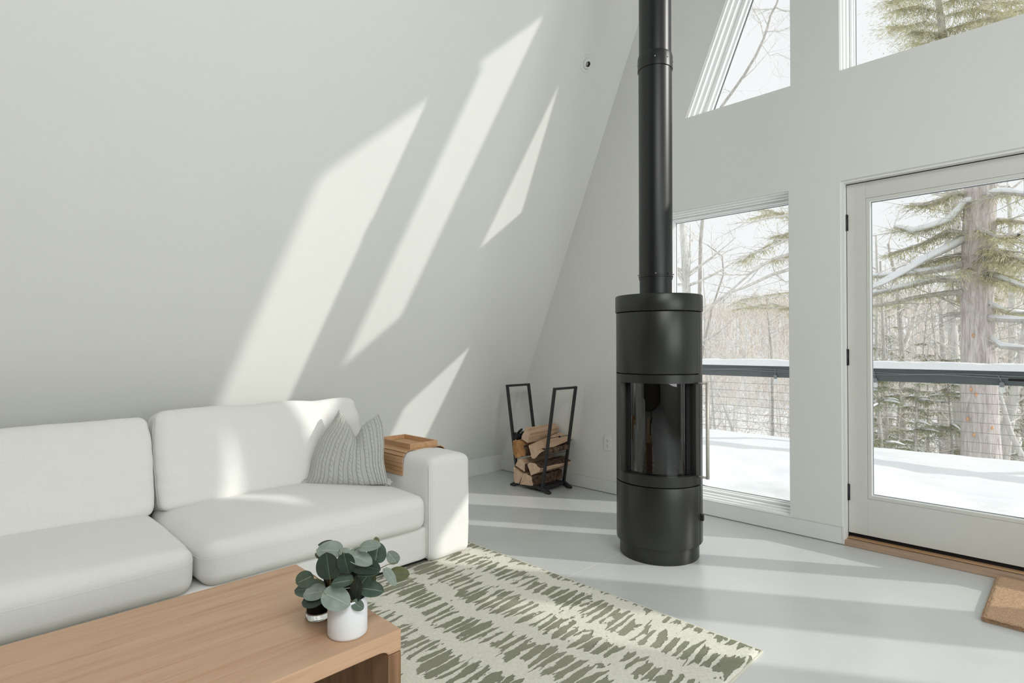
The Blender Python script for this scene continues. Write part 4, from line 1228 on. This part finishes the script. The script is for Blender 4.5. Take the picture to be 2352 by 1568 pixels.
# the big hemlock behind the door glass
HY = 11.0
trk = poly([(2253, 1060), (2248, 900), (2247, 830), (2243, 700), (2247, 560), (2253, 430)], HY)
b0 = trk[0]; gz = ground_z(b0.x, HY)
T = Thing('hemlock_tree', (b0.x+0.03, HY, gz), 'huge old hemlock with reddish grey trunk and snow-laden boughs behind the door glass', 'tree')
rr = random.Random(5)
top = [trk[-1]+V((0.02*i, 0, 0.28*i)) for i in range(1, 7)]
mb = MB()
pts = [V((b0.x+0.04, HY, gz-0.3)), V((b0.x+0.02, HY, gz+1.0))]+trk+top
rad = [0.34, 0.27, 0.245, 0.225, 0.215, 0.205, 0.20, 0.20]+[0.20, 0.185, 0.165, 0.14, 0.10, 0.04]
# finer rings so the trunk can be fluted
fp, fr_ = [], []
for i in range(len(pts)-1):
    for k in range(6): fp.append(pts[i].lerp(pts[i+1], k/6)); fr_.append(rad[i]+(rad[i+1]-rad[i])*k/6)
mb.tube(fp, fr_, 28, cap=False)
mb.v = [tuple(V(v)+V((1, 0.4, 0))*0.02*noise.noise(V((v[0]*9, v[1]*9, v[2]*0.8)))) for v in mb.v]
tk = T.part('trunk', mb, 'bark_hemlock', weld=False, fixn=False)
for px, py in ((2267, 648), (2235, 770), (2230, 894), (2242, 905), (2279, 982), (2222, 962), (2237, 998)):
    c = atY(px, py, HY-0.235); mb = MB(); mb.lathe([(0, 0.03), (0.012, 0.02), (0.02, -0.01), (0, -0.035)], (c.x, c.y, c.z), 7); T.part('knot', mb, 'bark_orange', tk)
boughs = [[(2242, 461), (2218, 466), (2182, 507), (2145, 522), (2097, 534), (2053, 522)], [(2211, 553), (2170, 575), (2121, 599), (2073, 628), (2031, 650), (1995, 668)],
          [(2208, 609), (2145, 622), (2097, 628), (2060, 633), (1995, 637)], [(2211, 642), (2145, 643), (2097, 655), (2048, 667), (1990, 678)],
          [(2211, 670), (2150, 676), (2097, 684), (2036, 699), (1990, 704)], [(2269, 458), (2281, 444), (2315, 443), (2370, 451)], [(2262, 507), (2300, 505), (2370, 513)],
          [(2262, 565), (2303, 585), (2370, 603)], [(2267, 633), (2303, 643), (2370, 668)], [(2270, 700), (2315, 718), (2370, 722)], [(2270, 732), (2320, 735), (2370, 738)],
          [(2275, 780), (2300, 796), (2370, 803)], [(2218, 723), (2175, 722)], [(2240, 520), (2290, 545), (2340, 540)], [(2240, 440), (2190, 445), (2140, 470), (2090, 470)], [(2235, 540), (2180, 530), (2120, 560), (2040, 585)]]
mb, mbf, mbs = MB(), MB(), MB()
for k, bp in enumerate(boughs):
    Yb = HY-0.25+0.55*math.sin(k*2.3) if k != 1 else HY-1.0
    p = [atY(px, py, HY-0.1+(Yb-HY)*(i/(len(bp)-1))) for i, (px, py) in enumerate(bp)]
    heavy = k in (0, 1, 3, 5, 8, 10, 11, 2, 9)
    mb.tube(p, [0.045*(1-0.7*i/len(p)) for i in range(len(p))], 6, cap=False)
    if heavy: mbs.tube([q+V((0, -0.01, 0.035)) for q in p], [0.03 if k not in (0, 1, 5) else 0.065]+[(0.05 if k in (0, 1) else 0.034)]*(len(p)-2)+[0.015], 6)
    if k not in (12, 11, 10, 1): 
        spray(mbf, p, rr, 260 if k in (0, 13, 14, 15, 7) else 130, 0.22, 0.38, 0.35)
    for j in range(9):                                     # side twigs
        i = rr.randrange(len(p)-1); c = p[i].lerp(p[i+1], rr.random())
        limb(mb, c, (rr.uniform(-1, 1), rr.uniform(-.6, .6), rr.uniform(-.5, .25)), rr.uniform(0.3, 0.9), 0.008, 2, 3, 4, rr, (3, 3, 3), 0.0)
# the olive crown round the trunk
for j in range(26):
    a = rr.uniform(0, 2*PI); z0_ = rr.uniform(2.0, 2.75); c = V((b0.x-0.12+0.03, HY, z0_)); L = rr.uniform(0.5, 1.1)
    p = [c+V((math.cos(a), math.sin(a), 0))*L*i/4+V((0, 0, -0.25*L*(i/4)**2)) for i in range(5)]
    mb.tube(p, [0.014, 0.012, 0.010, 0.008, 0.004], 4, cap=False); spray(mbf, p, rr, 70, 0.22, 0.3, 0.35)
T.part('boughs', mb, 'bark_grey', weld=False, fixn=False)
T.part('foliage', mbf, 'needles_olive', weld=False, fixn=False)
T.part('snow_load', mbs, 'snow', weld=False, fixn=False)

def tree(name, label, pts_px, Y, r, mat, twigs=14, limbs=(), seed=0, tw_len=1.2, base=True, twig_mat='twig', snow=False, fol=0, fmat='needles_olive', fsz=(0.26, 0.4)):
    """pts_px runs upwards along the trunk; limbs are further image polylines at (Y + dy)"""
    rr = random.Random(seed)
    p = poly(pts_px, Y)
    if base:
        d = (p[1]-p[0]).normalized(); x0 = p[0].x-(d.x/max(0.3, d.z))*(p[0].z-ground_z(p[0].x, Y))*0.6
        p = [V((x0, Y, ground_z(x0, Y)-0.2))]+p
    T = Thing(name, (p[0].x, Y, p[0].z), label, 'tree')
    n = len(p); mb = MB(); mb.tube(p, [r*(1.1-0.75*i/(n-1)) for i in range(n)], 9, cap=False); T.part('trunk', mb, mat, weld=False, fixn=False)
    mb, mbs, mbf = MB(), MB(), MB()
    for lp, dy, lr in limbs:
        q = [atY(px, py, Y+dy*(i/max(1, len(lp)-1))) for i, (px, py) in enumerate(lp)]
        mb.tube(q, [lr*(1-0.65*i/len(q)) for i in range(len(q))], 5, cap=False)
        if snow: mbs.tube([v+V((0, -0.005, lr*0.8)) for v in q], [lr*0.8]*(len(q)-1)+[lr*0.3], 5)
        for j in range(7):
            i = rr.randrange(len(q)-1); c = q[i].lerp(q[i+1], rr.random())
            limb(mb, c, ((q[i+1]-q[i]).normalized()+V((rr.gauss(0, .7), rr.gauss(0, .5), rr.gauss(0, .6)))), rr.uniform(0.4, tw_len), lr*0.35, 2, 3, 5, rr, (4, 4, 3), 0.05)
        if fol: spray(mbf, q, rr, fol, fsz[0], fsz[1], 0.35)
    for j in range(twigs):
        t = rr.uniform(0.3, 1)*(n-1); i = min(int(t), n-2); c = p[i].lerp(p[i+1], t-i); a = rr.uniform(0, 2*PI)
        limb(mb, c, (math.cos(a), math.sin(a)*0.6, rr.uniform(0.1, 0.9)), rr.uniform(0.5, tw_len*1.4), r*0.28, 1, 3, 6, rr, (4, 4, 3))
    if mb.v: T.part('branches', mb, twig_mat, weld=False, fixn=False)
    if mbs.v: T.part('snow_load', mbs, 'snow', weld=False, fixn=False)
    if mbf.v: T.part('foliage', mbf, fmat, weld=False, fixn=False)
    return T
# seen through the door
tree('birch_tree', 'pale straight trunk just left of the big hemlock behind the door glass', [(2212, 1060), (2203, 940), (2195, 860), (2188, 760), (2183, 640), (2178, 520), (2172, 330)], 13.0, 0.115, 'bark_pale', 16, seed=21)
tree('bare_tree', 'grey forked tree left of the pale trunk in the door glass', [(2076, 1030), (2072, 900), (2073, 810), (2066, 730), (2062, 660), (2040, 560)], 14.5, 0.075, 'bark_grey', 8,
     [([(2070, 815), (2095, 745), (2112, 690), (2120, 620)], 0.4, 0.05), ([(2066, 735), (2085, 690), (2100, 660)], -0.3, 0.03), ([(2062, 720), (2090, 730), (2120, 718), (2140, 735)], 0.2, 0.025)], 22)
tree('bare_tree', 'pale leaning trunk right of the big hemlock behind the door glass', [(2302, 1060), (2312, 990), (2325, 930), (2336, 880), (2348, 800), (2365, 650)], 12.5, 0.10, 'bark_pale', 8, seed=23)
tree('bare_tree', 'thin pale sapling leaning left beside the big hemlock at its right', [(2356, 1065), (2320, 990), (2303, 930), (2291, 880), (2285, 800), (2280, 690)], 11.8, 0.045, 'bark_pale', 10, seed=24)
tree('bare_tree', 'thin light trunk close to the left edge of the door glass', [(2024, 1030), (2020, 960), (2015, 880), (2013, 780), (2016, 650), (2012, 540)], 12.2, 0.05, 'bark_pale', 12, seed=25)
tree('bare_tree', 'dark slender trunk second from the left edge of the door glass', [(2036, 1035), (2034, 900), (2030, 800), (2027, 730), (2022, 600)], 13.4, 0.05, 'bark_grey', 10, seed=26)
tree('bare_tree', 'pale blue-grey trunk at the right edge of the door glass', [(2330, 1050), (2328, 900), (2326, 790), (2325, 690), (2322, 560), (2318, 430)], 17.0, 0.11, 'bark_pale', 16, seed=27)
tree('bare_tree', 'dark trunk between the forked tree and the pale trunk in the door glass', [(2178, 1045), (2170, 960), (2172, 880), (2165, 790), (2160, 690)], 16.0, 0.11, 'bark_grey', 12, seed=28)
# seen through the narrow lower window and the panes above
tree('bare_tree', 'thick rough trunk at the left edge of the narrow lower window', [(1592, 900), (1584, 780), (1577, 675), (1573, 600), (1567, 510), (1560, 400)], 12.0, 0.13, 'bark_pale', 16, seed=31)
tree('bare_tree', 'slender tree leaning right, seen through the narrow window and the slanted pane above', [(1600, 860), (1606, 760), (1607, 676), (1609, 560), (1614, 500), (1628, 360), (1657, 245), (1680, 214), (1709, 173), (1736, 128), (1754, 89), (1763, 62), (1770, 35), (1784, 9), (1795, -30), (1812, -90)], 12.6, 0.046, 'bark_grey', 6,
     [([(1754, 85), (1747, 50), (1730, 22), (1722, -10)], 0.3, 0.016), ([(1760, 72), (1790, 72), (1822, 59)], 0.2, 0.014), ([(1780, 16), (1800, 25), (1850, 27)], 0.2, 0.016), ([(1776, 20), (1750, 22), (1700, 19)], -0.2, 0.018),
      ([(1748, 100), (1768, 128), (1785, 122), (1825, 142)], 0.2, 0.009), ([(1680, 213), (1665, 205), (1645, 208)], 0.1, 0.009)], 32, 0.9)
W_L = [([zwin(*q) for q in l], dy, r_) for l, dy, r_ in (
    ([(1500, 480), (1060, 590), (900, 640), (640, 760), (450, 830), (220, 1030)], 0.6, 0.042), ([(1500, 300), (1060, 440), (900, 490), (700, 620), (470, 820), (350, 900)], -0.3, 0.034),
    ([(1400, 520), (900, 480), (760, 590), (660, 640), (280, 638)], 0.5, 0.022), ([(1400, 220), (1060, 300), (850, 390), (700, 430), (600, 500)], -0.5, 0.026),
    ([(1400, 0), (1060, 60), (850, 90), (700, 130), (560, 130)], 0.3, 0.026), ([(1400, 700), (1060, 850), (880, 860), (700, 830)], 0.2, 0.02), ([(1400, 600), (1040, 710), (940, 640), (900, 520)], 0.0, 0.02))]
tree('maple_tree', 'spreading bare tree whose long limbs reach across the narrow lower window from the right', [(1868, 900), (1866, 700), (1864, 560), (1862, 420), (1866, 300), (1880, 140)], 11.6, 0.16, 'bark_grey', 0, W_L, 33, 0.9)
tree('young_hemlock', 'tall olive hemlock with feathery boughs at the right side of the narrow window', [(1848, 860), (1846, 700), (1843, 560), (1840, 440)], 13.2, 0.10, 'bark_grey', 0,
     [([zwin(*q) for q in l], dy, 0.02) for l, dy in (([(1150, 180), (1000, 260), (880, 350), (800, 400)], -0.4), ([(1150, 60), (900, 40), (700, 90)], 0.4), ([(1150, 430), (1000, 480), (880, 500)], 0.2), ([(1150, 940), (1000, 965), (690, 945), (560, 900)], -0.3),
        ([(1150, 800), (900, 830), (600, 880)], 0.4), ([(1150, 980), (900, 920), (520, 980)], 0.3), ([(1150, 300), (1000, 250), (930, 260)], 0.3), ([(1150, 140), (1000, 40), (800, 0)], -0.2), ([(740, 410), (680, 450), (610, 500)], 0.1))], 34, 0.5, fol=110)
tree('bare_tree', 'thin dark sapling near the right edge of the narrow lower window', [zwin(905, 1700), zwin(900, 1440), zwin(880, 1200), zwin(862, 1000), zwin(850, 850)], 14.0, 0.035, 'bark_grey', 12, seed=35, tw_len=0.8)
tree('bare_tree', 'thin dark stem leaning beside the stove top in the narrow lower window', [zwin(210, 1500), zwin(240, 1320), zwin(285, 1120), zwin(320, 960), zwin(350, 880), zwin(430, 640), zwin(420, 460), zwin(270, 345)], 13.0, 0.035, 'bark_grey', 6, seed=36, tw_len=0.7)
tree('bare_tree', 'snow-streaked sapling leaning left low in the narrow lower window', [(1688, 1005), (1662, 930), (1640, 880), (1628, 840)], 11.0, 0.03, 'bark_pale', 6, seed=37, tw_len=0.6)
# the pine seen through the large upper window
PL = [([(2172, 130), (2130, 118), (2090, 128), (2055, 148), (2000, 152)], -0.4, 0.02), ([(2165, 60), (2120, 50), (2075, 62), (2045, 60)], 0.3, 0.02), ([(2160, 30), (2110, 14), (2060, 22)], -0.5, 0.025), ([(2168, 100), (2210, 80), (2260, 70), (2330, 60)], 0.4, 0.03),
      ([(2165, 40), (2230, 20), (2300, 30), (2360, 20)], 0.6, 0.03), ([(2170, 110), (2240, 100), (2330, 75), (2400, 60)], -0.5, 0.03), ([(2160, -10), (2090, -10), (2040, 5)], 0.2, 0.025), ([(2160, -30), (2240, -20), (2340, -10)], -0.3, 0.03),
      ([(2185, 180), (2240, 150), (2330, 118)], 0.3, 0.03), ([(2174, 120), (2150, 110), (2100, 95)], 0.3, 0.02), ([(2160, 10), (2200, -5), (2280, 8), (2360, 0)], -0.8, 0.02), ([(2166, 70), (2200, 60), (2250, 45), (2320, 40)], -0.6, 0.02), ([(2168, 90), (2140, 75), (2095, 72)], -0.7, 0.02)]
tree('pine_tree', 'feathery olive pine top seen through the large upper window', [(2190, 420), (2180, 230), (2165, 85), (2158, 20), (2150, -60), (2142, -180)], 16.5, 0.11, 'bark_grey', 0, PL, 41, 0.9, fol=330, fsz=(0.30, 0.75))

# tangle of brush between the trunks, and the far hillside's trees: nobody could count these
def sticks(name, mat, n, y0, y1, zlo, zhi, L, r, seed, label, cat, vertical=0.5, wedgeonly=True):
    rr = random.Random(seed); mb = MB()
    for i in range(n):
        y = y0+(y1-y0)*rr.random()**1.3
        k = rr.uniform(-0.74, -0.30) if rr.random() < 0.5 else rr.uniform(-0.30, 0.12); x = k*y
        z = ground_z(x, y)+rr.uniform(zlo, zhi)
        d = V((rr.gauss(0, 1), rr.gauss(0, .6), rr.gauss(0, 1)*vertical+vertical*0.6)).normalized()
        l_ = L*rr.uniform(0.4, 1.3)*(0.6+y/40); rr_ = r*rr.uniform(0.6, 1.4)*(0.5+y/24)
        p = V((x, y, z)); q = p+d*l_; m_ = p.lerp(q, 0.5)+V((rr.gauss(0, .08), 0, rr.gauss(0, .08)))*l_
        mb.tube([p, m_, q], [rr_, rr_*0.8, rr_*0.3], 3, cap=False)
    o = mb.build(name, mat, weld=False, fixn=False); tag(o, label, cat, None, 'stuff'); return o
sticks('brushwood', 'twig_tan', 3700, 11.8, 34, -0.2, 3.6, 1.0, 0.005, 51, 'tan tangle of leafless brush between the trunks beyond the deck', 'brush', 0.6)
sticks('brushwood', 'twig', 3400, 11.8, 40, -0.2, 3.8, 1.1, 0.005, 52, 'grey tangle of fine twigs between the trunks beyond the deck', 'brush', 0.7)
sticks('snowy_twigs', 'snow', 6300, 12.2, 34, 0.0, 4.6, 0.13, 0.008, 53, 'snow clinging to twigs between the trunks beyond the deck', 'snow', 0.35)
def hillside(name, mat, n, seed, label):
    rr = random.Random(seed); mb = MB()
    for i in range(n):
        y = rr.uniform(62, 165); k = rr.uniform(-1.0, 0.3); x = k*y
        z = ground_z(x, y); h_ = rr.uniform(3, 7)
        p = V((x, y, z-0.3)); w_ = rr.uniform(0.05, 0.12)
        mb.tube([p, p+V((rr.gauss(0, .3), 0, h_*0.6)), p+V((rr.gauss(0, .5), 0, h_))], [w_, w_*0.8, w_*0.2], 3, cap=False)
        for j in range(4):
            b = p+V((0, 0, h_*rr.uniform(0.35, 0.9))); mb.tube([b, b+V((rr.gauss(0, 1.0), rr.gauss(0, .6), rr.uniform(0.4, 1.5)))], [w_*0.5, w_*0.15], 3, cap=False)
    o = mb.build(name, mat, weld=False, fixn=False); tag(o, label, 'trees', None, 'stuff')
hillside('hillside_trees', 'twig', 3000, 61, 'hazy grey bare woods covering the far hillside')
hillside('hillside_trees', 'twig_tan', 3000, 62, 'hazy tan bare woods covering the far hillside')
